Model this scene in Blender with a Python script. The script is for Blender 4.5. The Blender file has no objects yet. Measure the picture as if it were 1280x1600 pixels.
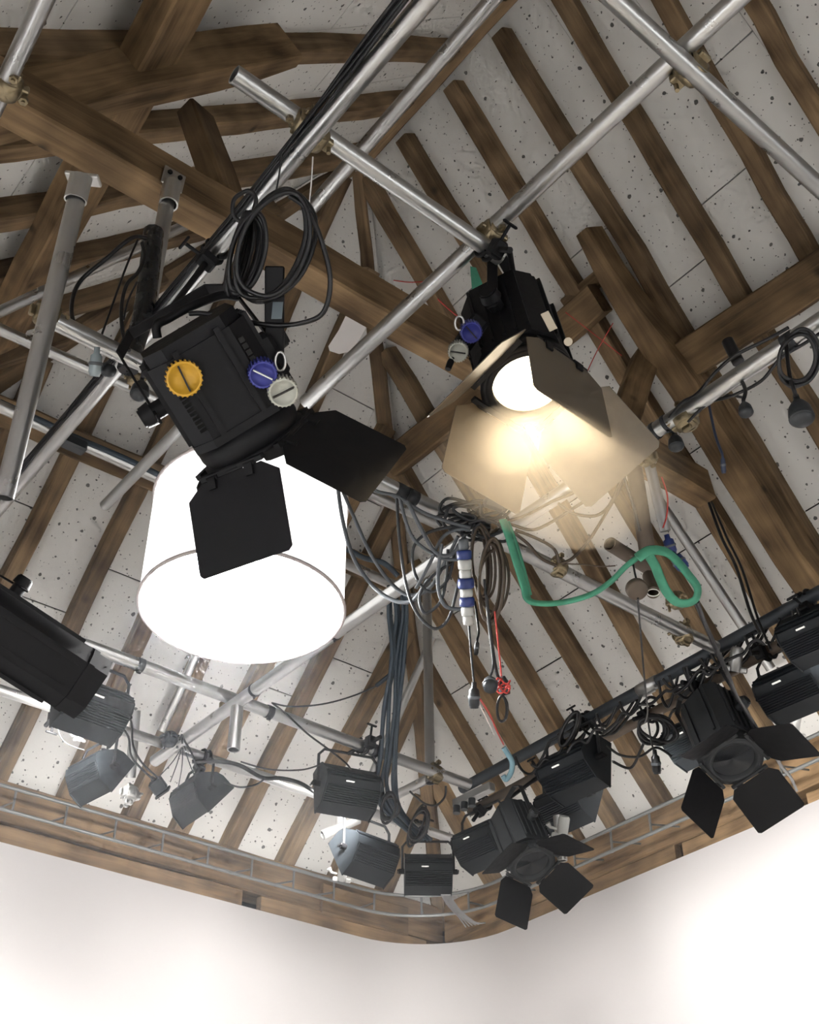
import bpy, bmesh, math, random
from mathutils import Vector, Matrix, Quaternion
random.seed(7)
V = Vector
# ---------------------------------------------------------------- camera, world, exposure
SC = bpy.context.scene
COL = SC.collection
EYE = 1.6                                   # lens height above the studio floor
FPX = 1942.15                               # focal length in pixels of the 1280x1600 frame
_el, _ro, _ya = (math.radians(a) for a in (38.1256, -0.3967, 38.598))
CF = V((math.sin(_ya)*math.cos(_el), math.cos(_ya)*math.cos(_el), math.sin(_el)))
_r = V((math.cos(_ya), -math.sin(_ya), 0)); _u = _r.cross(CF)
CR = _r*math.cos(_ro) + _u*math.sin(_ro)
CU = -_r*math.sin(_ro) + _u*math.cos(_ro)
CAMP = V((0, 0, EYE))
cam_data = bpy.data.cameras.new('camera'); cam = bpy.data.objects.new('camera', cam_data); COL.objects.link(cam)
cam_data.sensor_fit = 'HORIZONTAL'; cam_data.sensor_width = 36.0; cam_data.lens = FPX/1280*36
cam_data.clip_start = 0.02; cam_data.clip_end = 100
cam.matrix_world = Matrix.Translation(CAMP) @ Matrix((CR, CU, -CF)).transposed().to_4x4()
SC.camera = cam
SC.view_settings.view_transform = 'Standard'; SC.view_settings.look = 'None'
SC.view_settings.gamma = 1; SC.view_settings.use_curve_mapping = False
SC.view_settings.exposure = 0.58
W = bpy.data.worlds.new('world'); SC.world = W; W.use_nodes = True
wn = W.node_tree.nodes; wl = W.node_tree.links
wn['Background'].inputs[0].default_value = (0.9, 0.95, 1, 1); wn['Background'].inputs[1].default_value = 0.0
HAZE, PUFF = 0.024, 0.16                     # thin smoke in the far half of the room, thicker wisp in the lit lamp's beam
DRUM_SIDE, DRUM_BOTTOM = 1.3, 80.0           # light given off by the drum lantern
SPOT_POWER = 150.0
FILL_GLOW = 1.9                               # glow of the fill panels added behind and beside the camera
FLOOD_POWER = 5.4
CY = SC.cycles
CY.max_bounces = 5; CY.diffuse_bounces = 3; CY.glossy_bounces = 2; CY.transmission_bounces = 4; CY.volume_bounces = 0
CY.use_adaptive_sampling = True; CY.adaptive_threshold = 0.12; CY.adaptive_min_samples = 12
CY.sample_clamp_indirect = 6.0; CY.caustics_reflective = False; CY.caustics_refractive = False

# ---------------------------------------------------------------- placing helpers (real points in the room)
def ray(x, y): return CF + CR*((x-640)/FPX) - CU*((y-800)/FPX)
def at(x, y, d): return CAMP + ray(x, y)*d                 # at depth d along the lens axis
def atz(x, y, z): d = ray(x, y); return CAMP + d*(z/d.z)   # on the level z above the lens
def aty(x, y, yy): d = ray(x, y); return CAMP + d*(yy/d.y)
def atx(x, y, xx): d = ray(x, y); return CAMP + d*(xx/d.x)
def camdir(r, d, f): return (CR*r - CU*d + CF*f).normalized()  # right, down, forward as seen from the lens
class Plane:
    def __init__(s, p, n): s.p = V(p); s.n = V(n).normalized()
    def off(s, k): return Plane(s.p + s.n*k, s.n)
    def hit(s, x, y): d = ray(x, y); return CAMP + d*((s.p-CAMP).dot(s.n)/d.dot(s.n))
    def z_at(s, x, y): return s.p.z - ((x-s.p.x)*s.n.x + (y-s.p.y)*s.n.y)/s.n.z

# ---------------------------------------------------------------- mesh helpers
def tag(o, label=None, cat=None, group=None, kind=None):
    if label: o['label'] = label
    if cat: o['category'] = cat
    if group: o['group'] = group
    if kind: o['kind'] = kind
    return o
def link(o, parent=None, M=None):
    COL.objects.link(o)
    M = M if M is not None else Matrix.Identity(4)
    if parent is not None:
        o.parent = parent
        o.matrix_basis = world_of(parent).inverted() @ M
    else:
        o.matrix_basis = M
    return o
def world_of(o):
    m = o.matrix_basis.copy(); p = o.parent
    while p is not None: m = p.matrix_basis @ m; p = p.parent
    return m
def empty(name, M=None, parent=None):
    o = bpy.data.objects.new(name, None); o.empty_display_size = 0.05
    return link(o, parent, M)
def frame(origin, x, z):
    x = V(x).normalized(); z = V(z); z = (z - x*z.dot(x)).normalized(); y = z.cross(x)
    m = Matrix((x, y, z)).transposed().to_4x4(); m.translation = origin
    return m
class MB:
    """collects shapes; build() links them as one mesh object (points in local space of matrix M)"""
    def __init__(s): s.v = []; s.f = []; s.sm = []
    def add(s, vs, fs, smooth=False):
        k = len(s.v); s.v += [V(p) for p in vs]; s.f += [tuple(i+k for i in f) for f in fs]; s.sm += [smooth]*len(fs); return s
    def box(s, c, d, M=None, bev=0.0):
        c = V(c); x, y, z = (k/2 for k in d)
        if bev <= 0:
            vs = [V((a*x, b*y, e*z)) for a in (-1, 1) for b in (-1, 1) for e in (-1, 1)]
            fs = [(0,1,3,2), (4,6,7,5), (0,4,5,1), (2,3,7,6), (0,2,6,4), (1,5,7,3)]
        else:
            b_ = min(bev, x*.9, y*.9, z*.9); vs = []; idx = {}
            for a in (-1, 1):
                for b in (-1, 1):
                    for e in (-1, 1):
                        for k in range(3):
                            q = [a*x, b*y, e*z]
                            for j in range(3):
                                if j != k: q[j] -= (a, b, e)[j]*b_
                            idx[(a, b, e, k)] = len(vs); vs.append(V(q))
            fs = []
            for k in range(3):
                i, j = (k+1) % 3, (k+2) % 3
                for sgn in (-1, 1):
                    def key(p, q):
                        t = [0, 0, 0]; t[k] = sgn; t[i] = p; t[j] = q; return idx[(t[0], t[1], t[2], k)]
                    q = [key(-1, -1), key(1, -1), key(1, 1), key(-1, 1)]
                    fs.append(tuple(q if sgn > 0 else q[::-1]))
            for k in range(3):
                i, j = (k+1) % 3, (k+2) % 3
                for p in (-1, 1):
                    for q in (-1, 1):
                        def kk(s_, f_):
                            t = [0, 0, 0]; t[k] = s_; t[i] = p; t[j] = q; return idx[(t[0], t[1], t[2], f_)]
                        r = [kk(-1, i), kk(1, i), kk(1, j), kk(-1, j)]
                        fs.append(tuple(r if p*q > 0 else r[::-1]))
            for a in (-1, 1):
                for b in (-1, 1):
                    for e in (-1, 1):
                        r = [idx[(a, b, e, 0)], idx[(a, b, e, 1)], idx[(a, b, e, 2)]]
                        fs.append(tuple(r if a*b*e > 0 else r[::-1]))
        vs = [p + c for p in vs]
        if M is not None: vs = [M @ p for p in vs]
        return s.add(vs, fs)
    def tube(s, pts, r, n=10, caps=True, closed=False, flat=None):
        """sweep a circle (radius r or list of radii) along points"""
        pts = [V(p) for p in pts]; m = len(pts); rr = r if isinstance(r, (list, tuple)) else [r]*m
        t0 = (pts[1]-pts[0]).normalized()
        up = V((0, 0, 1)) if abs(t0.z) < .9 else V((1, 0, 0))
        nn = (up - t0*up.dot(t0)).normalized(); vs = []; prev = t0
        for i, p in enumerate(pts):
            if closed: t = (pts[(i+1) % m]-pts[i-1]).normalized()
            else: t = (pts[min(i+1, m-1)]-pts[max(i-1, 0)])
            t = t.normalized() if t.length > 1e-9 else prev
            nn = nn - t*nn.dot(t)
            nn = nn.normalized() if nn.length > 1e-6 else t.orthogonal().normalized()
            b = t.cross(nn); prev = t
            for k in range(n):
                a = 2*math.pi*k/n
                q = nn*math.cos(a)*rr[i] + b*math.sin(a)*rr[i]*(flat or 1)
                vs.append(p+q)
        fs = []
        for i in range(m if closed else m-1):
            j = (i+1) % m
            for k in range(n):
                k2 = (k+1) % n
                fs.append((i*n+k, i*n+k2, j*n+k2, j*n+k))
        s.add(vs, fs, True)
        if caps and not closed:
            s.add(vs[:n], [tuple(range(n))[::-1]]); s.add(vs[-n:], [tuple(range(n))])
        return s
    def pipe(s, p0, p1, r, t=0.004, n=20):
        """hollow tube with open ends"""
        p0 = V(p0); p1 = V(p1); x = (p1-p0).normalized(); a = x.orthogonal().normalized(); b = x.cross(a)
        ring = lambda p, q: [p + (a*math.cos(2*math.pi*k/n) + b*math.sin(2*math.pi*k/n))*q for k in range(n)]
        o0, o1, i0, i1 = ring(p0, r), ring(p1, r), ring(p0, r-t), ring(p1, r-t)
        q = lambda u, w: [(u*n+k, u*n+(k+1) % n, w*n+(k+1) % n, w*n+k) for k in range(n)]
        base = o0+o1+i1+i0
        s.add(base, q(0, 1), True); s.add(base, q(2, 3), True); s.add(base, q(1, 2)+q(3, 0)); return s
    def cyl(s, p0, p1, r0, r1=None, n=20, smooth=True, caps=(True, True)):
        p0 = V(p0); p1 = V(p1); r1 = r0 if r1 is None else r1
        x = (p1-p0).normalized(); a = x.orthogonal().normalized(); b = x.cross(a)
        ring = lambda p, q: [p + (a*math.cos(2*math.pi*k/n) + b*math.sin(2*math.pi*k/n))*q for k in range(n)]
        A, B = ring(p0, r0), ring(p1, r1)
        s.add(A+B, [(k, (k+1) % n, n+(k+1) % n, n+k) for k in range(n)], smooth)
        if caps[0]: s.add(A, [tuple(range(n))[::-1]])
        if caps[1]: s.add(B, [tuple(range(n))])
        return s
    def lathe(s, prof, M=None, n=24, smooth=True):
        """prof: list of (radius, height) around local z"""
        vs = [V((r*math.cos(2*math.pi*k/n), r*math.sin(2*math.pi*k/n), h)) for r, h in prof for k in range(n)]
        if M is not None: vs = [M @ p for p in vs]
        return s.add(vs, [(i*n+k, i*n+(k+1) % n, (i+1)*n+(k+1) % n, (i+1)*n+k) for i in range(len(prof)-1) for k in range(n)], smooth)
    def prism(s, poly, z0, z1, M=None):
        """extrude a 2D outline between two heights"""
        n = len(poly); vs = [V((x, y, z0)) for x, y in poly] + [V((x, y, z1)) for x, y in poly]
        if M is not None: vs = [M @ p for p in vs]
        return s.add(vs, [tuple(range(n))[::-1], tuple(range(n, 2*n))] + [(k, (k+1) % n, n+(k+1) % n, n+k) for k in range(n)])
    def mesh(s, name):
        me = bpy.data.meshes.new(name); me.from_pydata([tuple(p) for p in s.v], [], s.f)
        me.polygons.foreach_set('use_smooth', s.sm); me.update()
        bm = bmesh.new(); bm.from_mesh(me); bmesh.ops.recalc_face_normals(bm, faces=bm.faces[:]); bm.to_mesh(me); bm.free()
        return me
    def build(s, name, mat, parent=None, M=None):
        """points are local to M (or to the parent when M is None and a parent is given)"""
        me = s.mesh(name); me.materials.append(mat)
        o = bpy.data.objects.new(name, me)
        if M is None and parent is not None: M = world_of(parent)
        return link(o, parent, M)
def spline(pts, n=8, closed=False):
    """Catmull-Rom through the points"""
    P = [V(p) for p in pts]; m = len(P); out = []
    for i in range(m if closed else m-1):
        g = lambda k: P[k % m] if closed else P[max(0, min(m-1, k))]
        a, b, c, d = g(i-1), g(i), g(i+1), g(i+2)
        for j in range(n):
            t = j/n
            out.append(0.5*((2*b) + (c-a)*t + (2*a-5*b+4*c-d)*t*t + (3*b-a-3*c+d)*t*t*t))
    if not closed: out.append(P[-1])
    return out
def world_mb(mb, name, mat, parent=None, origin=None):
    """mb holds world points; give the object an origin of its own"""
    o = V(origin) if origin is not None else sum(mb.v, V())/max(1, len(mb.v))
    mb.v = [p-o for p in mb.v]
    return mb.build(name, mat, parent, Matrix.Translation(o))

# ---------------------------------------------------------------- materials
MAT = {}
def newmat(name):
    m = bpy.data.materials.new(name); m.use_nodes = True; MAT[name] = m
    return m, m.node_tree.nodes, m.node_tree.links, m.node_tree.nodes['Principled BSDF']
def plain(name, col, rough=.5, metal=0.0, noise=0.0, scale=30, spec=.5, bump=0.0, **kw):
    m, n, l, b = newmat(name)
    b.inputs['Base Color'].default_value = (*col, 1); b.inputs['Roughness'].default_value = rough
    b.inputs['Metallic'].default_value = metal; b.inputs['Specular IOR Level'].default_value = spec
    for k, v in kw.items(): b.inputs[k.replace('_', ' ')].default_value = v
    if noise or bump:
        tc = n.new('ShaderNodeTexCoord'); nz = n.new('ShaderNodeTexNoise'); nz.inputs['Scale'].default_value = scale
        nz.inputs['Detail'].default_value = 4; l.new(tc.outputs['Object'], nz.inputs['Vector'])
        if noise:
            rp = n.new('ShaderNodeMapRange'); rp.inputs['To Min'].default_value = 1-noise; rp.inputs['To Max'].default_value = 1+noise
            l.new(nz.outputs['Fac'], rp.inputs['Value'])
            mx = n.new('ShaderNodeMix'); mx.data_type = 'RGBA'; mx.blend_type = 'MULTIPLY'; mx.inputs[0].default_value = 1
            mx.inputs[6].default_value = (*col, 1); l.new(rp.outputs[0], mx.inputs[7]); l.new(mx.outputs[2], b.inputs['Base Color'])
            r2 = n.new('ShaderNodeMapRange'); r2.inputs['To Min'].default_value = max(.05, rough-.12); r2.inputs['To Max'].default_value = min(1, rough+.12)
            l.new(nz.outputs['Fac'], r2.inputs['Value']); l.new(r2.outputs[0], b.inputs['Roughness'])
        if bump:
            bp = n.new('ShaderNodeBump'); bp.inputs['Strength'].default_value = bump; bp.inputs['Distance'].default_value = .003
            l.new(nz.outputs['Fac'], bp.inputs['Height']); l.new(bp.outputs[0], b.inputs['Normal'])
    return m
def emit(name, col, strength, base=(.8, .8, .8)):
    m, n, l, b = newmat(name)
    b.inputs['Base Color'].default_value = (*base, 1); b.inputs['Emission Color'].default_value = (*col, 1)
    b.inputs['Emission Strength'].default_value = strength
    return m
def wood(name, dark, light, scale=1.0):
    m, n, l, b = newmat(name)
    tc = n.new('ShaderNodeTexCoord'); oi = n.new('ShaderNodeObjectInfo')
    ad = n.new('ShaderNodeVectorMath'); ad.operation = 'MULTIPLY_ADD'
    cb = n.new('ShaderNodeCombineXYZ')
    for k in range(3): l.new(oi.outputs['Random'], cb.inputs[k])
    l.new(cb.outputs[0], ad.inputs[0]); ad.inputs[1].default_value = (31, 17, 23); l.new(tc.outputs['Object'], ad.inputs[2])
    mp = n.new('ShaderNodeMapping'); mp.inputs['Scale'].default_value = (1.6*scale, 26*scale, 26*scale); l.new(ad.outputs[0], mp.inputs[0])
    g = n.new('ShaderNodeTexNoise'); g.inputs['Scale'].default_value = 1; g.inputs['Detail'].default_value = 6; g.inputs['Roughness'].default_value = .62
    g.inputs['Distortion'].default_value = .6; l.new(mp.outputs[0], g.inputs['Vector'])
    big = n.new('ShaderNodeTexNoise'); big.inputs['Scale'].default_value = 4.5*scale; big.inputs['Detail'].default_value = 2; l.new(ad.outputs[0], big.inputs['Vector'])
    mixf = n.new('ShaderNodeMath'); mixf.operation = 'MULTIPLY_ADD'; l.new(big.outputs['Fac'], mixf.inputs[0]); mixf.inputs[1].default_value = .5
    half = n.new('ShaderNodeMath'); half.operation = 'MULTIPLY'; half.inputs[1].default_value = .5; l.new(g.outputs['Fac'], half.inputs[0]); l.new(half.outputs[0], mixf.inputs[2])
    cr = n.new('ShaderNodeValToRGB'); e = cr.color_ramp.elements
    e[0].position = .36; e[0].color = (*dark, 1); e[1].position = .68; e[1].color = (*light, 1)
    l.new(mixf.outputs[0], cr.inputs[0])
    # knots and nail holes
    vo = n.new('ShaderNodeTexVoronoi'); vo.inputs['Scale'].default_value = 3.6; l.new(ad.outputs[0], vo.inputs['Vector'])
    kn = n.new('ShaderNodeMapRange'); kn.inputs['From Min'].default_value = .03; kn.inputs['From Max'].default_value = .12
    kn.inputs['To Min'].default_value = .28; kn.inputs['To Max'].default_value = 1; l.new(vo.outputs['Distance'], kn.inputs['Value'])
    tint = n.new('ShaderNodeMapRange'); tint.inputs['To Min'].default_value = .78; tint.inputs['To Max'].default_value = 1.12; l.new(oi.outputs['Random'], tint.inputs['Value'])
    mm = n.new('ShaderNodeMath'); mm.operation = 'MULTIPLY'; l.new(kn.outputs[0], mm.inputs[0]); l.new(tint.outputs[0], mm.inputs[1])
    mx = n.new('ShaderNodeMix'); mx.data_type = 'RGBA'; mx.blend_type = 'MULTIPLY'; mx.inputs[0].default_value = 1
    l.new(cr.outputs[0], mx.inputs[6]); l.new(mm.outputs[0], mx.inputs[7]); l.new(mx.outputs[2], b.inputs['Base Color'])
    b.inputs['Roughness'].default_value = .78; b.inputs['Specular IOR Level'].default_value = .25
    bp = n.new('ShaderNodeBump'); bp.inputs['Strength'].default_value = .5; bp.inputs['Distance'].default_value = .004
    l.new(g.outputs['Fac'], bp.inputs['Height']); l.new(bp.outputs[0], b.inputs['Normal'])
    return m
def board(name, col):
    """painted roof boards, flecked with dark spots"""
    m, n, l, b = newmat(name)
    ge = n.new('ShaderNodeNewGeometry')
    nz = n.new('ShaderNodeTexNoise'); nz.inputs['Scale'].default_value = 2.2; nz.inputs['Detail'].default_value = 5; l.new(ge.outputs['Position'], nz.inputs['Vector'])
    rp = n.new('ShaderNodeMapRange'); rp.inputs['From Min'].default_value = .3; rp.inputs['From Max'].default_value = .75
    rp.inputs['To Min'].default_value = .93; rp.inputs['To Max'].default_value = 1.04; l.new(nz.outputs['Fac'], rp.inputs['Value'])
    fac = rp.outputs[0]; uvn = n.new('ShaderNodeUVMap'); uvn.uv_map = 'UVMap'
    wob = n.new('ShaderNodeTexNoise'); wob.inputs['Scale'].default_value = 40; l.new(ge.outputs['Position'], wob.inputs['Vector'])
    wv = n.new('ShaderNodeVectorMath'); wv.operation = 'MULTIPLY_ADD'; l.new(wob.outputs['Color'], wv.inputs[0]); wv.inputs[1].default_value = (.016, .016, 0); l.new(uvn.outputs[0], wv.inputs[2])
    for sc_, r0, r1, keep in ((7.5, .03, .085, .55), (15, .03, .085, .5), (30, .04, .10, .3)):
        vo = n.new('ShaderNodeTexVoronoi'); vo.voronoi_dimensions = '2D'; vo.inputs['Scale'].default_value = sc_; l.new(wv.outputs[0], vo.inputs['Vector'])
        sp = n.new('ShaderNodeSeparateColor'); l.new(vo.outputs['Color'], sp.inputs[0])
        rad = n.new('ShaderNodeMapRange'); rad.inputs['To Min'].default_value = r0; rad.inputs['To Max'].default_value = r1; l.new(sp.outputs[0], rad.inputs['Value'])
        lt = n.new('ShaderNodeMath'); lt.operation = 'LESS_THAN'; l.new(vo.outputs['Distance'], lt.inputs[0]); l.new(rad.outputs[0], lt.inputs[1])
        kp = n.new('ShaderNodeMath'); kp.operation = 'LESS_THAN'; l.new(sp.outputs[1], kp.inputs[0]); kp.inputs[1].default_value = keep
        an = n.new('ShaderNodeMath'); an.operation = 'MULTIPLY'; l.new(lt.outputs[0], an.inputs[0]); l.new(kp.outputs[0], an.inputs[1])
        dk = n.new('ShaderNodeMath'); dk.operation = 'MULTIPLY_ADD'; l.new(an.outputs[0], dk.inputs[0]); dk.inputs[1].default_value = -.82; dk.inputs[2].default_value = 1
        mu = n.new('ShaderNodeMath'); mu.operation = 'MULTIPLY'; l.new(fac, mu.inputs[0]); l.new(dk.outputs[0], mu.inputs[1]); fac = mu.outputs[0]
    mx = n.new('ShaderNodeMix'); mx.data_type = 'RGBA'; mx.blend_type = 'MULTIPLY'; mx.inputs[0].default_value = 1
    mx.inputs[6].default_value = (*col, 1); l.new(fac, mx.inputs[7]); l.new(mx.outputs[2], b.inputs['Base Color'])
    b.inputs['Roughness'].default_value = .85; b.inputs['Specular IOR Level'].default_value = .2
    return m
board('roof_board', (.79, .78, .745))
plain('roof_gap', (.03, .026, .022), .9)
wood('rafter_wood', (.075, .046, .024), (.36, .245, .135))
wood('truss_wood', (.058, .035, .017), (.29, .19, .098))
wood('plate_wood', (.10, .06, .03), (.36, .235, .125))
plain('wall_paint', (.82, .79, .785), .7, spec=.2, noise=.012, scale=1.2)
plain('floor_paint', (.78, .77, .75), .6, noise=.03, scale=2)
plain('galvanised', (.44, .44, .43), .30, .95, noise=.06, scale=10)
plain('galvanised_dull', (.40, .40, .39), .42, .85, noise=.08, scale=10)
plain('clamp_zinc', (.26, .21, .13), .40, .85, noise=.35, scale=60, bump=.4)
plain('dark_pipe', (.035, .042, .05), .5, .1, noise=.35, scale=25)
plain('black_metal', (.006, .006, .007), .55, .0, noise=.3, scale=50, spec=.22)
plain('grey_black', (.022, .024, .026), .5, .0, noise=.25, scale=40, spec=.4)
plain('cable_black', (.008, .008, .009), .32, spec=.4)
plain('cable_mid', (.035, .038, .042), .5, spec=.4); plain('cable_brown', (.075, .055, .038), .5, spec=.35); plain('cable_slate', (.03, .045, .06), .5, spec=.4)
plain('cable_wire', (.25, .25, .25), .4, .5); plain('plug_dark', (.02, .03, .06), .5); plain('white_card', (.85, .82, .80), .6)
plain('cable_grey', (.10, .11, .12), .5, spec=.4)
plain('tape_black', (.018, .02, .024), .55)
plain('white_plastic', (.72, .70, .66), .5)
plain('rust_pipe', (.10, .075, .055), .6, .2, noise=.4, scale=20)
plain('rail_metal', (.19, .195, .19), .42, .6, noise=.15, scale=20)

# ---------------------------------------------------------------- the roof: hipped end, 50 degree slopes
PIT = math.radians(50); SN, CN = math.sin(PIT), math.cos(PIT)
CORN = at(690, 1425, 8.0)                       # inner corner of rafters over the two plates
XR, YE, ZP = CORN.x, CORN.y, CORN.z             # right plate line, end plate line, plate level
XRI, YA, ZRI = 2.51, 3.62, 5.93+EYE             # ridge line, its end (apex), its level
RIGHT = Plane(CORN, (-SN, 0, -CN)); END = Plane(CORN, (0, -SN, -CN)); LEFT = Plane((XRI, YA, ZRI), (SN, 0, -CN))
YN = -2.2                                       # roof and walls go on behind the camera to here
XL = XRI-(XR-XRI)-.25                           # left eave
ZL = LEFT.z_at(XL, 0)
RH = .095                                       # rafter depth; the boards lie on the rafters

def beam(name, p0, p1, w, h, nrm, mat, parent=None, n=None, rough=.004, taper=None, seed=None, shift=0.0):
    """sawn timber from p0 to p1: p0,p1 lie on the middle of its face, nrm points out of that face, h goes back from it"""
    rnd = random.Random(seed if seed is not None else hash((round(p0.x, 3), round(p1.y, 3), round(p0.z, 3))))
    M = frame(p0, p1-p0, nrm); L = (p1-p0).length; n = n or max(3, int(L/.22)); mb = MB(); vs = []
    ch = min(.008, w*.12); dy = dz = 0
    for i in range(n+1):
        t = i/n; tw = w*(taper(t) if taper else 1)
        if 0 < i < n: dy = dy*.7 + rnd.gauss(0, rough); dz = dz*.7 + rnd.gauss(0, rough*.6)
        else: dy = dz = 0
        a = tw/2*(1+rnd.gauss(0, rough*3)); b_ = tw/2*(1+rnd.gauss(0, rough*3))
        for y, z in ((-a, -ch), (-a+ch, 0), (b_-ch, 0), (b_, -ch), (b_, -h), (-a, -h)):
            vs.append(V((L*t, y+dy+shift, z+(dz if z > -h else 0))))
    fs = [(i*6+k, i*6+(k+1) % 6, (i+1)*6+(k+1) % 6, (i+1)*6+k) for i in range(n) for k in range(6)]
    fs += [tuple(range(6))[::-1], tuple(range(n*6, n*6+6))]
    mb.add(vs, fs)
    return mb.build(name, mat, parent, M)

ceiling = tag(empty('ceiling'), 'white boarded hipped barn roof on brown timber rafters', kind='structure')

# rafters: (y or x position on the plate side, the same on the ridge side), measured along the slopes
def slope_pt(P, k, a):
    """k: along the plate, a: up the slope as level above the plate"""
    if P is RIGHT: return V((XR-(a/SN*CN), k, ZP+a))
    if P is END: return V((k, YE-(a/SN*CN), ZP+a))
    return V((XRI-((ZRI-ZP-a)/SN*CN), k, ZP+a))
AR = ZRI-ZP
def hip_level(P, k):
    """level where a rafter at k meets the hip or ridge"""
    if P is RIGHT: return AR*min(1, (YE-k)/(YE-YA))
    if P is END: return AR*min(1, (XR-k)/(XR-XRI)) if k > XRI else AR*min(1, (k-(2*XRI-XR))/(XRI-(2*XRI-XR)))
    return AR*min(1, (YE-k)/(YE-YA))
RAF_R = [5.55, 5.16, 4.82, 4.50, 4.14, 3.78, (3.74, 3.60), (3.36, 3.28), (2.98, 2.86), (2.62, 2.46), (2.31, 2.10), (1.97, 1.66), (1.60, 1.32), 1.05, .62, .2, -.25, -.7, -1.15, -1.6, -2.05]
RAF_R = [k for k in RAF_R if k != 3.78] + [(3.79, 3.79)]
RAF_R = [5.55, 5.15, 4.82, 4.50, 4.14, (3.78, 3.62), (3.36, 3.27), (2.98, 2.85), (2.62, 2.46), (2.30, 2.08), (1.97, 1.66), (1.60, 1.32), 1.05, .62, .2, -.25, -.7, -1.15, -1.6, -2.05]
RAF_E = [.55, 1.0, 1.36, (1.64, 1.72), (2.05, 2.12), 2.44, 2.83, (3.13, 3.33), (3.47, 3.60), (3.86, 4.02), 4.25, 4.62]
RAF_L = [5.0, 4.62, (4.15, 4.30), (3.68, 3.90), (3.22, 3.52), (2.78, 3.09), (2.30, 2.70), (1.9, 2.26), (1.5, 1.8), 1.2, .75, .3, -.15, -.6, -1.05, -1.5, -1.95]
def rafters(P, ks, w, wmin):
    for k in ks:
        k0, k1 = k if isinstance(k, tuple) else (k, k)
        a1 = hip_level(P, (k0+k1)/2 if not isinstance(k, tuple) else k1)
        lo = -.12 if P is not LEFT else (ZL-ZP)
        p0 = slope_pt(P, k0, lo); p1 = slope_pt(P, k1, a1-.03)
        beam('rafter', p0, p1, w*random.uniform(.94, 1.08), RH, P.n, MAT['rafter_wood'], ceiling, rough=.0045)
rafters(RIGHT, RAF_R, .092, 0); rafters(END, RAF_E, .092, 0); rafters(LEFT, RAF_L, .092, 0)
# hips and ridge
apex = V((XRI, YA, ZRI))
beam('hip_rafter', CORN+V((.05, .05, -.1)), apex, .085, .16, (-1, -1, -1.1), MAT['rafter_wood'], ceiling, rough=.006)
lc = V((2*XRI-XR, YE, ZP))
beam('hip_rafter', lc, apex, .10, .16, (1, -1, -1.1), MAT['rafter_wood'], ceiling, rough=.006)
beam('ridge_board', V((XRI, YN, ZRI+.015)), apex+V((0, .03, .015)), .085, .12, (0, 0, -1), MAT['rafter_wood'], ceiling, rough=.003)

# boards between the rafters, with open joints
def clip(poly, a, b, c):
    """keep a*x+b*y<=c"""
    out = []
    for i, p in enumerate(poly):
        q = poly[(i+1) % len(poly)]; dp = a*p[0]+b*p[1]-c; dq = a*q[0]+b*q[1]-c
        if dp <= 0: out.append(p)
        if dp*dq < 0:
            t = dp/(dp-dq); out.append((p[0]+(q[0]-p[0])*t, p[1]+(q[1]-p[1])*t))
    return out
def boards(P, ks, kmin, kmax, joints, hips):
    """k along plate, s up the slope (metres); joints: per bay choice of splits"""
    kk = sorted(((k[0]+k[1])/2 if isinstance(k, tuple) else k) for k in ks)
    kk = [kmin] + [k for k in kk if kmin < k < kmax] + [kmax]
    SL = AR/SN; lo = -.2 if P is not LEFT else (ZL-ZP)/SN-.05
    g = .0035
    for i in range(len(kk)-1):
        sp = [lo] + list(joints[i % len(joints)]) + [SL+.118]
        for j in range(len(sp)-1):
            poly = [(kk[i]+g*.3, sp[j]+g), (kk[i+1]-g*.3, sp[j]+g), (kk[i+1]-g*.3, sp[j+1]-g), (kk[i]+g*.3, sp[j+1]-g)]
            for h in hips: poly = clip(poly, *h)
            if len(poly) < 3: continue
            up = -P.n
            pts = [slope_pt(P, k, s*SN) + up*(RH-.002) for k, s in poly]; th = .025 + random.uniform(0, .004)
            n = len(pts); mb = MB(); mb.add(pts + [p + up*th for p in pts], [tuple(range(n)), tuple(range(n, 2*n))[::-1]] + [(a, (a+1) % n, n+(a+1) % n, n+a) for a in range(n)])
            ob = world_mb(mb, 'roof_panel', MAT['roof_board'], ceiling)
            uvl = ob.data.uv_layers.new(name='UVMap'); flat = poly + poly; salt = {RIGHT: 0, END: 40, LEFT: 80}[P]
            for lp_ in ob.data.loops: uvl.data[lp_.index].uv = (flat[lp_.vertex_index][0]+salt, flat[lp_.vertex_index][1])
SLm = AR/SN
hy = (YE-YA)/SLm; hx = (XR-XRI)/SLm
boards(RIGHT, RAF_R, YN, YE+.1, [(1.28, 2.52), (1.0, 2.30), (1.55, 2.75), (1.15, 2.45), (1.7,  3.0)], [(1, hy, YE+.06)])
boards(END, RAF_E, 2*XRI-XR-.1, XR+.1, [(.95, 2.2), (1.25, 2.5), (.85, 2.05), (1.4,  2.7)], [(1, hx, XR+.06), (-1, hx, -(2*XRI-XR)+.06)])
boards(LEFT, RAF_L, YN, YE+.1, [(1.2, 2.35), (.9, 2.6), (1.5, 2.9)], [(1, hy, YE+.06)])
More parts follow.
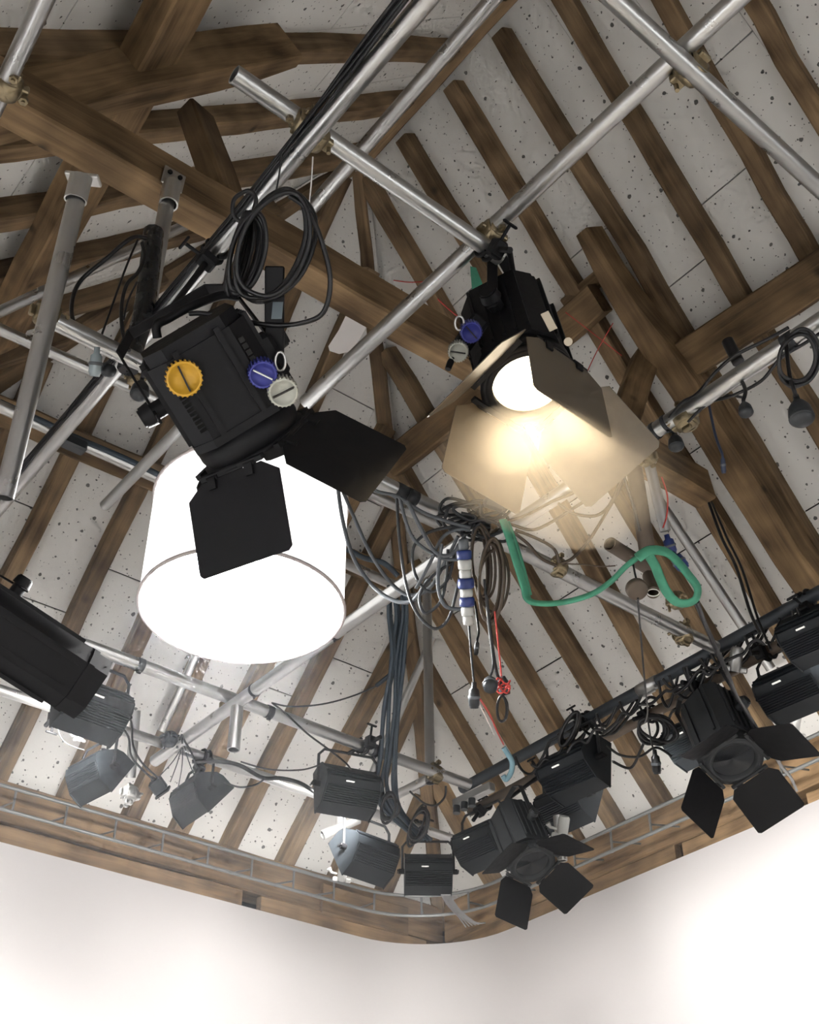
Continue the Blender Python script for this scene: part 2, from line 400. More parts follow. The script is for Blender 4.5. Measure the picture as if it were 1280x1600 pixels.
# weathertight deck above the boards
mb = MB()
u = .16
def up_(P, p): return p - P.n*u
r0, r1 = V((XRI, YN-.2, ZRI)), V((XRI, YA, ZRI)); top = V((0, 0, u/CN))
cR, cL = V((XR, YE, ZP)), V((2*XRI-XR, YE, ZP)); ext = .5
eR = V((ext*CN, 0, -ext*SN)); eE = V((0, ext*CN, -ext*SN)); eL = V((-ext*CN, 0, -ext*SN))
hR = V((ext*CN, ext*CN, -ext*SN)); hL = V((-ext*CN, ext*CN, -ext*SN))
mb.add([r0+top, r1+top, cR+hR+top, V((XR, YN-.2, ZP))+eR+top], [(0, 1, 2, 3)])
mb.add([r1+top, cL+hL+top, cR+hR+top], [(0, 1, 2)])
mb.add([r0+top, r1+top, cL+hL+top, V((2*XRI-XR, YN-.2, ZP))+eL+top], [(0, 1, 2, 3)])
world_mb(mb, 'roof_deck', MAT['roof_gap'], ceiling)

# ---------------------------------------------------------------- walls, floor, plates
WX, WY, WR, WT = 4.97, 5.95, .62, 2.575+EYE       # white studio cove: right face, end face, corner radius, top
path = [V((XL-.25, WY, 0)), V((1.0, WY, 0)), V((2.5, WY, 0)), V((WX-WR, WY, 0))]
path += [V((WX-WR+WR*math.sin(a), WY-WR+WR*math.cos(a), 0)) for a in (math.pi/2*k/12 for k in range(1, 12))]
path += [V((WX, WY-WR, 0)), V((WX, 2.5, 0)), V((WX, 0, 0)), V((WX, YN-.2, 0))]
def wall_strip(name, pts, z0, z1, th, mat, side=1):
    mb = MB(); n = len(pts); nor = []
    for i in range(n):
        t = (pts[min(i+1, n-1)]-pts[max(i-1, 0)]).normalized(); nor.append(V((-t.y, t.x, 0))*side)
    vs = []
    for p, q in zip(pts, nor):
        vs += [p+V((0, 0, z0)), p+V((0, 0, z1)), p+q*th+V((0, 0, z1)), p+q*th+V((0, 0, z0))]
    fs = [(i*4+k, i*4+(k+1) % 4, (i+1)*4+(k+1) % 4, (i+1)*4+k) for i in range(n-1) for k in range(4)] + [(0, 1, 2, 3), tuple(range(4*n-4, 4*n))]
    mb.add(vs, fs, True)
    o = mb.build(name, mat); return o
wall = wall_strip('wall_back', path, 0, WT, .03, MAT['wall_paint'])
for p in wall.data.polygons: p.use_smooth = abs(p.normal.z) < .5 and len(p.vertices) == 4
tag(wall, 'white studio wall sweeping round a curved corner', kind='structure')
mb = MB(); mb.box(((XL-.25+XR+.4)/2, (YN-.2+YE+.3)/2, -.03), (XR-XL+.65, YE-YN+.5, .06)); tag(mb.build('floor', MAT['floor_paint']), 'pale painted studio floor', kind='structure')
mb = MB(); mb.box((XL-.16, (YN+YE)/2, ZL/2+.05), (.06, YE-YN+.5, ZL+.1)); tag(mb.build('wall_left', MAT['wall_paint']), 'white side wall beside the camera', kind='structure')
mb = MB(); mb.box(((XL+XR)/2, YN-.25, 2.2), (XR-XL+.8, .06, 4.4))
mb.prism([(XL-.3, 4.4), (XR+.4, 4.4), (XR+.4, ZP-.2), (XRI, ZRI+.3), (XL-.3, ZL-.1)], 0, .06, Matrix.Translation((0, YN-.22, 0)) @ Matrix.Rotation(math.pi/2, 4, 'X'))
tag(mb.build('wall_front', MAT['wall_paint']), 'white gable wall behind the camera', kind='structure')
mb = MB(); mb.box((XR+.28, (YN+YE)/2, (ZP+.1)/2), (.06, YE-YN+.9, ZP+.1)); mb.box(((XL+XR)/2, YE+.28, (ZP+.1)/2), (XR-XL+.9, .06, ZP+.1))
tag(mb.build('wall_outer', MAT['roof_gap']), 'dark outer barn wall behind the plates', kind='structure')
# wooden wall plates under the rafter feet
def plank(name, x0, x1, z0, z1, yy, th, axis, tilt=0.0):
    if axis == 'x': a, b_ = V((x0, yy, (z0+z1)/2)), V((x1, yy, (z0+z1)/2)); nn = V((0, -1, -tilt))
    else: a, b_ = V((yy, x0, (z0+z1)/2)), V((yy, x1, (z0+z1)/2)); nn = V((-1, 0, -tilt))
    return beam(name, a, b_, z1-z0, th, nn, MAT['plate_wood'], plates, rough=.003)
plates = tag(empty('trim_1'), 'old brown timber wall plates under the rafter feet', kind='structure')
zz = EYE
plank('wall_plate', XL, 5.05, 2.70+zz, 2.93+zz, 6.02, .16, 'x'); plank('wall_plate', YN, 6.0, 2.70+zz, 2.95+zz, 5.05, .16, 'y')
plank('plate_board', XL, 3.55, 2.50+zz, 2.69+zz, 5.995, .05, 'x'); plank('plate_board', 3.68, 4.9, 2.50+zz, 2.685+zz, 6.0, .05, 'x')
plank('plate_board', 4.1, 4.75, 2.68+zz, 2.86+zz, 5.99, .06, 'x')
plank('plate_board', YN, 3.2, 2.5+zz, 2.66+zz, 5.02, .05, 'y'); plank('plate_board', 3.35, 4.0, 2.5+zz, 2.68+zz, 5.02, .05, 'y'); plank('plate_board', 4.06, 5.9, 2.48+zz, 2.69+zz, 5.03, .05, 'y')

# unseen glowing panels added as fill light, low in the walls behind and beside the camera
m_, n_, l_, b__ = newmat('fill_pane_glow'); b__.inputs['Base Color'].default_value = (.8, .85, .9, 1); b__.inputs['Roughness'].default_value = .1
b__.inputs['Emission Color'].default_value = (.97, .985, 1, 1); b__.inputs['Emission Strength'].default_value = FILL_GLOW
def fill_panel(name, c, u, nrm, w, h, label):
    M = frame(c, u, nrm); root = tag(empty(name, M), label, kind='structure')    # local x along the wall, z out of it, y up or down
    f = MB()
    for sx in (-1, 1): f.box((sx*w/2, 0, .01), (.07, h+.07, .07))
    for sy in (-1, 1): f.box((0, sy*h/2, .01), (w+.07, .07, .07))
    f.box((0, 0, .01), (.04, h, .05)); f.box((0, 0, .01), (w, .04, .05)); f.build('fill_panel_frame', MAT['white_plastic'], root)
    for sx in (-1, 1):
        for sy in (-1, 1):
            p = MB(); p.box((sx*w/4, sy*h/4, .0), (w/2-.05, h/2-.05, .008)); p.build('fill_pane', MAT['fill_pane_glow'], root)
fill_panel('fill_panel_1', V((XL-.12, .9, 1.75)), (0, 1, 0), (1, 0, 0), 1.7, 1.7, 'tall added fill light panel in the side wall near the camera')
fill_panel('fill_panel_2', V((XL-.12, 3.4, 1.75)), (0, 1, 0), (1, 0, 0), 1.7, 1.7, 'tall added fill light panel in the side wall towards the end wall')
fill_panel('fill_panel_3', V((1.2, YN-.21, 1.75)), (1, 0, 0), (0, 1, 0), 1.8, 1.9, 'added fill light panel in the gable wall behind the camera, left one')
fill_panel('fill_panel_4', V((3.5, YN-.21, 1.75)), (1, 0, 0), (0, 1, 0), 1.8, 1.9, 'added fill light panel in the gable wall behind the camera, right one')

# ---------------------------------------------------------------- purlins and the truss
frame_t = tag(empty('trim_2'), 'heavy brown oak purlins, tie beam and struts of the roof truss', kind='structure')
PO = .15
def on(P, off, x, y): return P.off(off).hit(x, y)
z1 = ZP + (4.69-2.91)
a = on(RIGHT, PO, 616, 733); b_ = on(RIGHT, PO, 945, 455)
def through(name, P_, off, a, b, w, h, e0=0.0, e1=0.0, **kw):
    """timber on a slope through two picture places, lengthened by e0 and e1 metres"""
    p, q = on(P_, off, *a), on(P_, off, *b); d = (q-p).normalized()
    return beam(name, p-d*e0, q+d*e1, w, h, P_.n, MAT['truss_wood'], frame_t, **kw)
PO = .105
through('purlin', RIGHT, PO, (675, 670), (930, 466), .165, .10, .42, .0, rough=.005)
through('purlin', RIGHT, PO, (1085, 552), (1260, 441), .19, .10, .18, 4.0, rough=.006)
through('purlin', LEFT, PO, (280, 40), (20, 525), .19, .10, 4.0, .15, rough=.005)
through('purlin', END, PO, (40, 660), (590, 897), .15, .10, .2, .15, rough=.005)
YT = 2.36
tl, tr = aty(170, 208, YT), aty(1090, 742, 2.66); td = (tr-tl).normalized()
beam('tie_beam', tl-td*1.0, tr+td*.12, .165, .11, (0, -1, 0), MAT['truss_wood'], frame_t, rough=.004)
def on_tie(x, y):
    k = (tr.y-tl.y)/(tr.x-tl.x); d = ray(x, y); t = (tl.y-tl.x*k)/(d.y-d.x*k); return CAMP + d*t
through('principal_rafter', RIGHT, .165, (1262, 925), (908, 362), .15, .165, .75, 0, rough=.010, taper=lambda t: 1 if t < .72 else 1-.5*(t-.72)/.28)
through('principal_rafter', LEFT, .165, (150, 176), (468, 98), .13, .165, .5, 0, rough=.006, taper=lambda t: 1 if t < .8 else 1-.5*(t-.8)/.2)
def strut(p0, p1, w, h, nrm):
    return beam('strut', p0, p1, w, h, nrm, MAT['truss_wood'], frame_t, rough=.004)
strut(on_tie(974, 668), on(RIGHT, .10, 1016, 552), .13, .08, V((-.35, -1, -.1)))
strut(on_tie(374, 290)+V((0, .03, 0)), on(LEFT, .12, 318, 168), .125, .08, V((.25, -1, -.1)))

# ---------------------------------------------------------------- scaffold tubes of the lighting grid
R48 = .02415
def tube(label, p0, p1, r=R48, mat='galvanised', group='scaffold tubes of the lighting grid', name='scaffold_tube'):
    x = (p1-p0); mid = p0; mb = MB(); mb.pipe(V((0, 0, 0)), V((x.length, 0, 0)), r)
    o = mb.build(name, MAT[mat], None, frame(p0, x, V((0, 0, 1)) if abs(x.normalized().z) < .9 else V((1, 0, 0))))
    return tag(o, label, 'pipe', group)
def zt(x, y, z): return atz(x, y, z)
ext_ = lambda a, b, k: b + (b-a)*k
ZG = 2.40
P = {}
def addp(key, label, a, b, **kw):
    P[key] = (a, b); return tube(label, a, b, **kw)
addp('p1', 'long steel tube carrying cables past the big black lamp with the yellow knob', V((.965, 3.95, 2.6+EYE)), V((.95, .55, 2.6+EYE)))
addp('p4', 'steel cross tube with an open upper end, clamped under the lit lamp tube', atz(366, 116, 2.65), atz(782, 402, 2.65))
addp('p2', 'long steel tube from the top edge past the lit lamp towards the near lamp', V((1.555, .35, 2.70+EYE)), V((1.54, 2.45, 2.70+EYE)))
addp('p3', 'steel tube just below the ridge, passing behind the coiled cable', V((1.39, .9, 3.4+EYE)), V((1.41, 2.31, 3.4+EYE)))
addp('p5', 'steel tube crossing the top right corner, held by a brass coloured coupler', atz(930, -28, 2.65), V((3.6, .98, 2.65+EYE)))
addp('p6', 'long steel tube running through the central knot of cables to the right', atz(62, 490, ZG), atz(1118, 1012, ZG))
addp('p7', 'thinner steel tube behind the hanging bell shaped connector', atz(-60, 488, 3.3), atz(690, 822, 3.3), r=.022)
addp('p8', 'steel tube running along the end purlin beside a blue cable', atz(-60, 608, 3.3), atz(630, 921, 3.3))
addp('p9', 'steel tube with black tape bands just below the glowing drum', V((1.2, 3.72, ZG+EYE)), V((3.30, 3.735, ZG+EYE)))
addp('p10', 'steel tube carrying the row of floodlights along the end wall', V((.95, 4.21, ZG+EYE)), V((3.62, 4.22, ZG+EYE)), r=.021)
addp('x', 'steel tube from the drum lamp up to the central knot of cables', V((2.07, 4.28, ZG-.05+EYE)), V((2.10, 2.25, ZG-.05+EYE)))
addp('rp', 'steel tube with taped cables below the timber purlin on the right', V((2.17, 2.28, ZG-.04+EYE)), V((2.335, -.5, ZG+.02+EYE)))
addp('blk', 'black taped tube along the right wall, the upper of the pair', atz(722, 1232, ZG+.052), atz(1750, 668, ZG+.052), mat='dark_pipe')
addp('blk2', 'rusty brown tube carrying the floodlights along the right wall', atx(735, 1268, 3.50), atx(1750, 722, 3.38), mat='rust_pipe', r=.021)
addp('free', 'pale tube with an open lower end above the glowing drum', atz(164, 790, 2.9), atz(360, 588, 2.9), mat='galvanised_dull', r=.021)
addp('pole', 'upright steel tube bolted to the timber purlin at the upper left', at(6, 778, 2.98), at(126, 285, 3.27))
addp('near', 'short near steel tube at the top left corner with a brass coupler', atz(82, -30, 2.72), atz(-30, 212, 2.72))
addp('diag', 'thin steel tube slanting behind the upright tube on the left', at(-30, 501, 4.6), at(335, 331, 5.15), r=.0215)
addp('post', 'grey upright tube dropping from the tie beam bracket', on_tie(264, 300), V((on_tie(264, 300).x, on_tie(264, 300).y, 2.70+EYE)), mat='galvanised_dull')
addp('vert', 'upright steel tube standing on the tube below the drum', V((3.12, 3.78, ZG-.03+EYE)), V((3.12, 3.78, 3.45+EYE)), mat='galvanised_dull', r=.022)
addp('brace', 'thin pale tube slanting up beside the vertical cable bundle', at(583, 1207, 5.75), at(676, 996, 5.9), mat='galvanised_dull', r=.019)
addp('link', 'short steel tube joining the two end wall tubes behind the cables', at(618, 1243, 5.7), at(690, 1206, 5.38), r=.021)
addp('drop', 'thick brownish drop tube beside the green sling', at(986, 700, 3.66), at(1013, 870, 3.6), mat='rust_pipe', r=.024)
addp('drop2', 'slim grey drop tube with a taped lower end beside the green sling', at(1014, 722, 3.85), at(1040, 830, 3.8), mat='galvanised_dull', r=.017)
addp('stub', 'short open brown tube pointing left above the round weight', at(953, 850, 3.6), at(1022, 893, 3.75), mat='rust_pipe', r=.021)
addp('stub2', 'short open tube hanging under the tube below the drum', V((2.08, 3.66, ZG-.07+EYE)), V((2.08, 3.66, ZG-.25+EYE)))
addp('conduit', 'grey conduit lying along a right hand rafter above the green sling', RIGHT.off(.03).hit(1030, 782), RIGHT.off(.03).hit(1205, 1045), mat='galvanised_dull', r=.026)
addp('strip', 'bright metal strip tube lying along an end rafter below the drum', END.off(.03).hit(312, 1012), END.off(.03).hit(252, 1142), r=.024)
addp('hang1', 'upright post with an aluminium clamp beside the smallest floodlights', at(212, 1110, 5.2), at(204, 1215, 5.15), mat='galvanised_dull', r=.021)
addp('hang2', 'upright post behind the lower of the two stacked floodlights', at(533, 1262, 5.62), at(529, 1340, 5.55), mat='galvanised_dull', r=.021)
addp('stub3', 'short open pale tube poking out beside the stacked floodlights', at(504, 1305, 5.5), at(560, 1280, 5.6), mat='galvanised_dull', r=.022)
addp('hang3', 'upright bright tube behind the folded barn doors at the corner', at(872, 1275, 5.2), at(879, 1345, 5.1), r=.021)

# ---------------------------------------------------------------- the glowing drum lantern
def drum():
    c = at(378, 951, 3.98); R = .327; H = .427
    root = empty('drum_lantern', Matrix.Translation(c))
    tag(root, 'large glowing white fabric drum lantern hanging below the tubes', 'lamp')
    mb = MB(); n = 120
    vs = []
    for z in (0, H):
        vs += [V(((R*(1 if k % 2 else .993))*math.cos(2*math.pi*k/n), (R*(1 if k % 2 else .993))*math.sin(2*math.pi*k/n), z)) for k in range(n)]
    mb.add(vs, [(k, (k+1) % n, n+(k+1) % n, n+k) for k in range(n)], False); sh = mb.build('shade', MAT['drum_side'], root)
    sh.data.materials.append(MAT['drum_pleat']); rr_ = random.Random(3)
    for p in sh.data.polygons: p.material_index = 1 if rr_.random() < .4 else 0
    mb = MB(); mb.cyl((0, 0, .004), (0, 0, .012), R*.985, n=64); mb.build('diffuser', MAT['drum_bottom'], root)
    mb = MB(); mb.cyl((0, 0, H-.02), (0, 0, H-.012), R*.985, n=64); mb.build('top_cover', MAT['drum_side'], root)
    for z in (0.0, H):
        mb = MB(); mb.tube([V((R*1.003*math.cos(2*math.pi*k/72), R*1.003*math.sin(2*math.pi*k/72), z)) for k in range(72)], .0065, 8, closed=True); mb.build('rim', MAT['drum_rim'], root)
    mb = MB(); mb.cyl((0, 0, H-.01), (0, 0, H+.07), .035, .022, 16); mb.build('lamp_holder', MAT['black_metal'], root)
    top = V((1.39, 2.95, 2.88+EYE))-c
    mb = MB(); mb.tube(spline([V((0, 0, H+.06)), V((.01, .03, H+.3)), top]), .005, 6); mb.build('cord', MAT['cable_black'], root)
    return root
emit('drum_side', (1, .985, .975), DRUM_SIDE, (.8, .8, .8)); emit('drum_bottom', (1, .99, .985), DRUM_BOTTOM)
emit('drum_pleat', (1, .985, .98), DRUM_SIDE*.86, (.8, .8, .8))
plain('drum_rim', (.45, .40, .39), .6)
drum()
# ---------------------------------------------------------------- luminaires
def pose(origin, z, x):
    """matrix with local z = beam direction, x as given (made square to z)"""
    z = V(z).normalized(); x = V(x); x = (x - z*x.dot(z)).normalized(); y = z.cross(x)
    m = Matrix((x, y, z)).transposed().to_4x4(); m.translation = origin
    return m
def hdir(px, py, dx, dy):
    """level direction that runs along (dx,dy) in the picture at this place"""
    n = ray(px, py).cross(ray(px+dx, py+dy)); h = n.cross(V((0, 0, 1))).normalized()
    a = at(px, py, 4); b = a + h*.01
    s = (b-CAMP).dot(CR)/(b-CAMP).dot(CF) - (a-CAMP).dot(CR)/(a-CAMP).dot(CF)
    return h if s*dx >= 0 else -h
plain('lens_glass', (.015, .017, .02), .16, spec=.35)
m_, n_, l_, b__ = newmat('lens_lit'); b__.inputs['Base Color'].default_value = (.9, .8, .6, 1); b__.inputs['Roughness'].default_value = .2
b__.inputs['Emission Color'].default_value = (1, .86, .64, 1); b__.inputs['Emission Strength'].default_value = 4.5
m_, n_, l_, b__ = newmat('lens_riser'); b__.inputs['Base Color'].default_value = (.5, .4, .25, 1); b__.inputs['Emission Color'].default_value = (1, .74, .42, 1); b__.inputs['Emission Strength'].default_value = .8
plain('knob_yellow', (.55, .30, .02), .45, noise=.1); plain('knob_blue', (.03, .035, .22), .45, noise=.1); plain('knob_white', (.42, .42, .36), .5, noise=.1)
plain('knob_slot', (.015, .012, .01), .6); plain('slot_white', (.7, .7, .68), .5)
plain('label_grey', (.20, .24, .26), .5); plain('label_cream', (.55, .48, .36), .6)
plain('door_black', (.005, .005, .006), .5, noise=.2, scale=25, spec=.2)
plain('door_lit_tone', (.085, .066, .042), .42, noise=.35, scale=18, spec=.5)  # lit lamp's doors: its warm light put into a paler tan colour
plain('vent_dark', (.003, .003, .003), .8)
plain('steel_bright', (.55, .55, .53), .3, .9)

def hook(root, M, s=1.0, mat='black_metal'):
    """hook clamp: local z up to the pipe centre at (0,0,0), pipe along local x"""
    mb = MB(); r = .030
    pts = [V((0, r*math.cos(a), r*math.sin(a))) for a in (math.radians(k) for k in range(-60, 215, 25))]
    for dx in (-.012, .012): mb.tube([p+V((dx, 0, 0)) for p in pts], .0065, 6)
    mb.box((0, 0, -.052), (.04, .05, .036), bev=.005); mb.cyl((0, 0, -.07), (0, 0, -.12), .009, n=10)
    h = mb.build('hook_clamp', MAT[mat], root, M)
    w = MB(); w.cyl((0, -.026, -.05), (0, -.07, -.055), .005, n=8)
    w.box((0, -.075, -.055), (.05, .008, .012), bev=.003); w.build('wing_bolt', MAT[mat], h, M)
    return h
def hang(root, key, p_from, mat='black_metal'):
    """hook the lamp onto the named tube with a short drop arm from p_from"""
    a, b = P[key]; d = (b-a).normalized(); t = (p_from-a).dot(d); c = a + d*t
    if abs(d.z) < .5:                       # straight above the lamp where the tube allows it
        dh = V((d.x, d.y, 0)); c = a + d*max(.05, min((b-a).length-.05, ((p_from-a).x*dh.x+(p_from-a).y*dh.y)/dh.length_squared))
    up = (c-p_from); up = up if up.length > .02 else V((0, 0, 1)); up = (up-d*up.dot(d)).normalized()
    if up.z < 0: up = -up
    hook(root, frame(c, d, up)); q = c-up*.115; mb = MB()
    if (q-p_from).length > .015:
        mb.tube([p_from, (p_from+q)/2, q], .008, 8); world_mb(mb, 'drop_arm', MAT[mat], root)
def knob(root, c, nrm, r, h, mat, slot='knob_slot', slot_dir=(1, 0, 0)):
    M = pose(c, nrm, slot_dir); mb = MB()
    mb.lathe([(r*.80, -h), (r*.94, -h*.6), (r, -h*.1), (r, 0), (r*.86, 0), (r*.84, -.006), (0.0005, -.006)], None, 24)
    for k in range(24):
        a = 2*math.pi*k/24; mb.box((r*1.0*math.cos(a), r*1.0*math.sin(a), -h*.4), (.004, .004, h*.7), None)
    o = mb.build('knob', MAT[mat], root, M)
    s = MB(); s.box((0, 0, -.003), (r*1.55, r*.10, .008)); s.build('slot', MAT[slot], o, M)
    return o
def leaf(root, side, hw, ow, ln, ang, ro, mat, bend=None, skew=0.0):
    """barn door: hinge at distance ro from the beam axis on the given side; ang: opening from straight ahead"""
    rot = Matrix.Rotation(math.radians(90*side), 4, 'Z')
    t = math.radians(ang); d = V((math.sin(t), 0, math.cos(t))); nrm = V((math.cos(t), 0, -math.sin(t)))
    M = Matrix((V((0, 1, 0)), d, nrm)).transposed().to_4x4(); M.translation = V((ro, 0, .012)); M = rot @ M
    mb = MB(); poly = [(-hw, .004), (hw, .004), (ow, .16*ln), (ow+skew, ln*.96), (ow+skew-.012, ln), (-ow+skew+.012, ln), (-ow+skew, ln*.96), (-ow, .16*ln)]
    mb.prism(poly, -.0012, .0012)
    Mw = world_of(root) @ M
    o = mb.build('barn_door', MAT[mat], root, Mw)
    for y in (-hw*.62, hw*.62):
        h = MB(); h.cyl((y-.016, 0, 0), (y+.016, 0, 0), .006, n=10); h.box((y, .014, .003), (.022, .026, .008))
        h.build('hinge', MAT['black_metal'], o, Mw)
    return o
def fresnel(M, label, s=1.0, roll=0.0, doors=(35, 35, 35, 35), lit=False, group=None, name='fresnel_spotlight', leaf_len=.21, yoke_up=None, body_len=.34, yoke_len=.27, pipe=None,
            handle=True, ring_gap=.06, bw=.25, bh=.25, mat='black_metal', hookM=None, leaf_w=(.095, .125), skews=(0, 0, 0, 0), door_mats=None, pipe_dir=None):
    root = tag(empty(name, M @ Matrix.Diagonal((s, s, s, 1))), label, 'spotlight', group); W0 = world_of(root)
    B = W0 @ Matrix.Rotation(math.radians(roll), 4, 'Z')
    z1 = -ring_gap; z0 = z1-body_len; w, h = bw/2, bh/2; c = .045
    outline = [(-w+c, -h), (w-c, -h), (w, -h+c), (w, h-c), (w-c, h), (-w+c, h), (-w, h-c), (-w, -h+c)]
    mb = MB(); mb.prism(outline, z0+.03, z1-.02)
    mb.prism([(x*.93, y*.93) for x, y in outline], z0, z0+.03); mb.prism([(x*1.03, y*1.03) for x, y in outline], z1-.02, z1)
    # stepped side rails and long ribs
    for sx in (-1, 1):
        mb.box((sx*(w*.42), -h-.004, (z0+z1)/2), (.014, .012, body_len*.86)); mb.box((sx*(w*.42), h+.004, (z0+z1)/2), (.014, .012, body_len*.86))
        for k in range(5): mb.box((sx*(w+.004), (k-2)*.035, (z0+z1)/2), (.012, .008, body_len*.8))
    body = mb.build('body', MAT[mat], root, B)
    v = MB()
    for k in range(14):
        for j in range(2): v.box((w*.70, -h-.0012, z0+.06+k*(body_len-.11)/13), (.018, .003, .007)); 
    for k in range(9): v.box((-w*.72, -h-.0012, z0+.07+k*(body_len-.12)/8), (.012, .003, .012))
    tag(v.build('vent_slots', MAT['vent_dark'], body, B), kind='stuff')
    b2 = MB()
    for sx in (-.2, .2):
        for zz_ in (.2, .5, .8): b2.cyl((w*sx*2, -h, z0+body_len*zz_), (w*sx*2, -h-.005, z0+body_len*zz_), .005, n=8)
    tag(b2.build('screws', MAT['grey_black'], body, B), kind='stuff')
    plainend = all(a is None for a in doors)
    rg = MB(); rg.lathe([(.10, z1), (.128, z1), (.128, -.02), (.118, .012), (.10, .012), (.098, z1)], None, 40)
    if label.startswith('black spotlight body'): rg = MB(); rg.prism([(x*.98, y*.98) for x, y in outline], -.01, .05); W_ = B
    else: W_ = W0
    rg.build('lens_ring', MAT[mat], root, W_)
    # plate that carries the doors
    pl = MB(); ro = .118
    pl.lathe([(.105, .0), (.132, .0), (.132, .010), (.105, .010), (.105, 0)], None, 40)
    for k in range(4):
        R_ = Matrix.Rotation(math.pi/2*k, 4, 'Z'); pl.box((ro+.004, 0, .008), (.016, .19, .012), R_)
    if not label.startswith('black spotlight body'): pl.build('door_frame', MAT[mat], root, W0)
    prof = [(.0005, -.009)]
    for k in range(1, 11): prof += [(.0098*k-.0012, -.012), (.0098*k, -.009)]
    ln_ = MB(); ln_.lathe(prof, None, 40); lo_ = ln_.build('lens', MAT['lens_lit' if lit else 'lens_glass'], root, W0)
    lo_.data.materials.append(MAT['lens_riser' if lit else 'lens_glass'])
    for p in lo_.data.polygons:
        if abs(p.normal.z) < .8: p.material_index = 1
    for k, a in enumerate(doors):
        if a is None: continue
        leaf(root, k, leaf_w[0], leaf_w[1], leaf_len if k % 2 == 0 else leaf_len*.95, a, ro+.012, (door_mats or {}).get(k, 'door_black'), skew=skews[k])
    # yoke
    ctr = B @ V((0, 0, (z0+z1)/2)); bx = (B.to_3x3() @ V((1, 0, 0))).normalized()
    up = V(yoke_up) if yoke_up is not None else V((0, 0, 1)); up = (up-bx*up.dot(bx)).normalized()
    Y = frame(ctr, bx, up); yw = (w+.035)*s; yl = yoke_len*s
    yk = MB()
    def bar(p, q, wd, th):
        d = (q-p); m = frame((p+q)/2, d, V((0, 1, 0))); yk.box((0, 0, 0), (d.length+th*.5, th, wd), m, bev=.0015)
    bar(V((-yw, 0, -.03*s)), V((-yw, 0, yl-.05*s)), .032*s, .006*s); bar(V((yw, 0, -.03*s)), V((yw, 0, yl-.05*s)), .032*s, .006*s)
    bar(V((-yw, 0, yl-.05*s)), V((-yw+.05*s, 0, yl)), .032*s, .006*s); bar(V((yw, 0, yl-.05*s)), V((yw-.05*s, 0, yl)), .032*s, .006*s)
    bar(V((-yw+.05*s, 0, yl)), V((yw-.05*s, 0, yl)), .032*s, .006*s)
    yko = yk.build('yoke', MAT[mat], root, Y)
    for sx in (-1, 1):
        pk = MB(); pk.cyl((sx*(yw-.03*s), 0, 0), (sx*(yw+.035*s), 0, 0), .022*s, n=14); pk.cyl((sx*(yw+.004), 0, 0), (sx*(yw+.03*s), 0, 0), .03*s, .026*s, n=12)
        pk.build('pivot', MAT[mat], yko, Y)
    top = Y @ V((0, 0, yl+.115))
    pd = V(pipe_dir) if pipe_dir is not None else V((1, 0, 0))
    if pipe: hang(root, pipe, Y @ V((0, 0, yl)))
    if handle:
        hd = MB(); pts = [V((-w*.75, -h*.3, z0)), V((-w*.75, -h*.3, z0-.045)), V((-w*.65, -h*.3, z0-.06)), V((w*.55, -h*.3, z0-.06)), V((w*.65, -h*.3, z0-.045)), V((w*.65, -h*.3, z0))]
        hd.tube(pts, .010, 8); hd.build('handle', MAT[mat], root, B)
    return root, W0, B, top

# --- the big near lamp with the yellow knob
aN = camdir(.477, .83, .30); eN = camdir(.845, -.53, .12); nN = aN.cross(eN)
if nN.dot(CF) > 0: nN = -nN
ph = math.radians(40); e2 = eN*math.cos(ph)+nN*math.sin(ph)
DN = 2.95
MN = pose(at(396, 690, DN), aN, e2)
# body face that looks at the lens has normal nN: find the roll that brings local -y there
yl_ = MN.to_3x3().inverted() @ nN; rollN = math.degrees(math.atan2(yl_.y, yl_.x))+90
near, W0, BN, topN = fresnel(MN, 'big near black spotlight with a yellow knob and black barn doors', roll=rollN, doors=(40, None, None, 36) if (MN.to_3x3().inverted() @ (nN*math.cos(ph)-eN*math.sin(ph))).y < 0 else (40, 36, None, None),
    yoke_up=(0, 0, 1), yoke_len=.30, body_len=.25, ring_gap=.055, leaf_len=.235, pipe='p1', leaf_w=(.092, .140), handle=False)
for k, a in ((2, 20), (1 if (MN.to_3x3().inverted() @ (nN*math.cos(ph)-eN*math.sin(ph))).y < 0 else 3, 8)):
    leaf(near, k, .085, .105, .085, a, .13, 'door_black')
faceN = Plane(BN @ V((0, -.125, 0)), nN)
knob(near, faceN.off(.04).hit(288, 592), nN, .039, .045, 'knob_yellow', slot_dir=camdir(.45, .9, 0))
kp = MB(); p_ = at(398, 570, 2.88); kp.box((0, 0, 0), (.13, .11, .07), frame(p_, eN, nN), bev=.01); kp.box((0, 0, 0), (.09, .07, .07), frame(at(425, 598, 2.88), eN, nN), bev=.01)
world_mb(kp, 'side_bracket', MAT['black_metal'], near)
knob(near, faceN.off(.03).hit(411, 586), (nN+V((0, 0, -.4))).normalized(), .031, .05, 'knob_blue', 'slot_white', camdir(.85, .5, 0))
knob(near, faceN.off(.03).hit(443, 614), (nN+V((0, 0, -.4))).normalized(), .033, .045, 'knob_white', slot_dir=camdir(.9, -.45, 0))
lb = MB(); lb.box((0, 0, 0), (.085, .024, .002), frame(at(434, 478, 2.86), V((0, 0, 1)), camdir(0, 0, -1))); world_mb(lb, 'arm_label', MAT['label_grey'], near)
ar = MB(); ar.box((0, 0, 0), (.26, .045, .012), frame(at(429, 505, 2.88), camdir(.02, -1, -.15), camdir(0, 0, -1)), bev=.003); world_mb(ar, 'side_arm', MAT['black_metal'], near)
kw = MB(); kw.tube([at(438+8*math.cos(a), 565+15*math.sin(a), 2.84) for a in (2*math.pi*k/20 for k in range(20))], .0035, 6, closed=True); world_mb(kw, 'key_ring', MAT['steel_bright'], near)
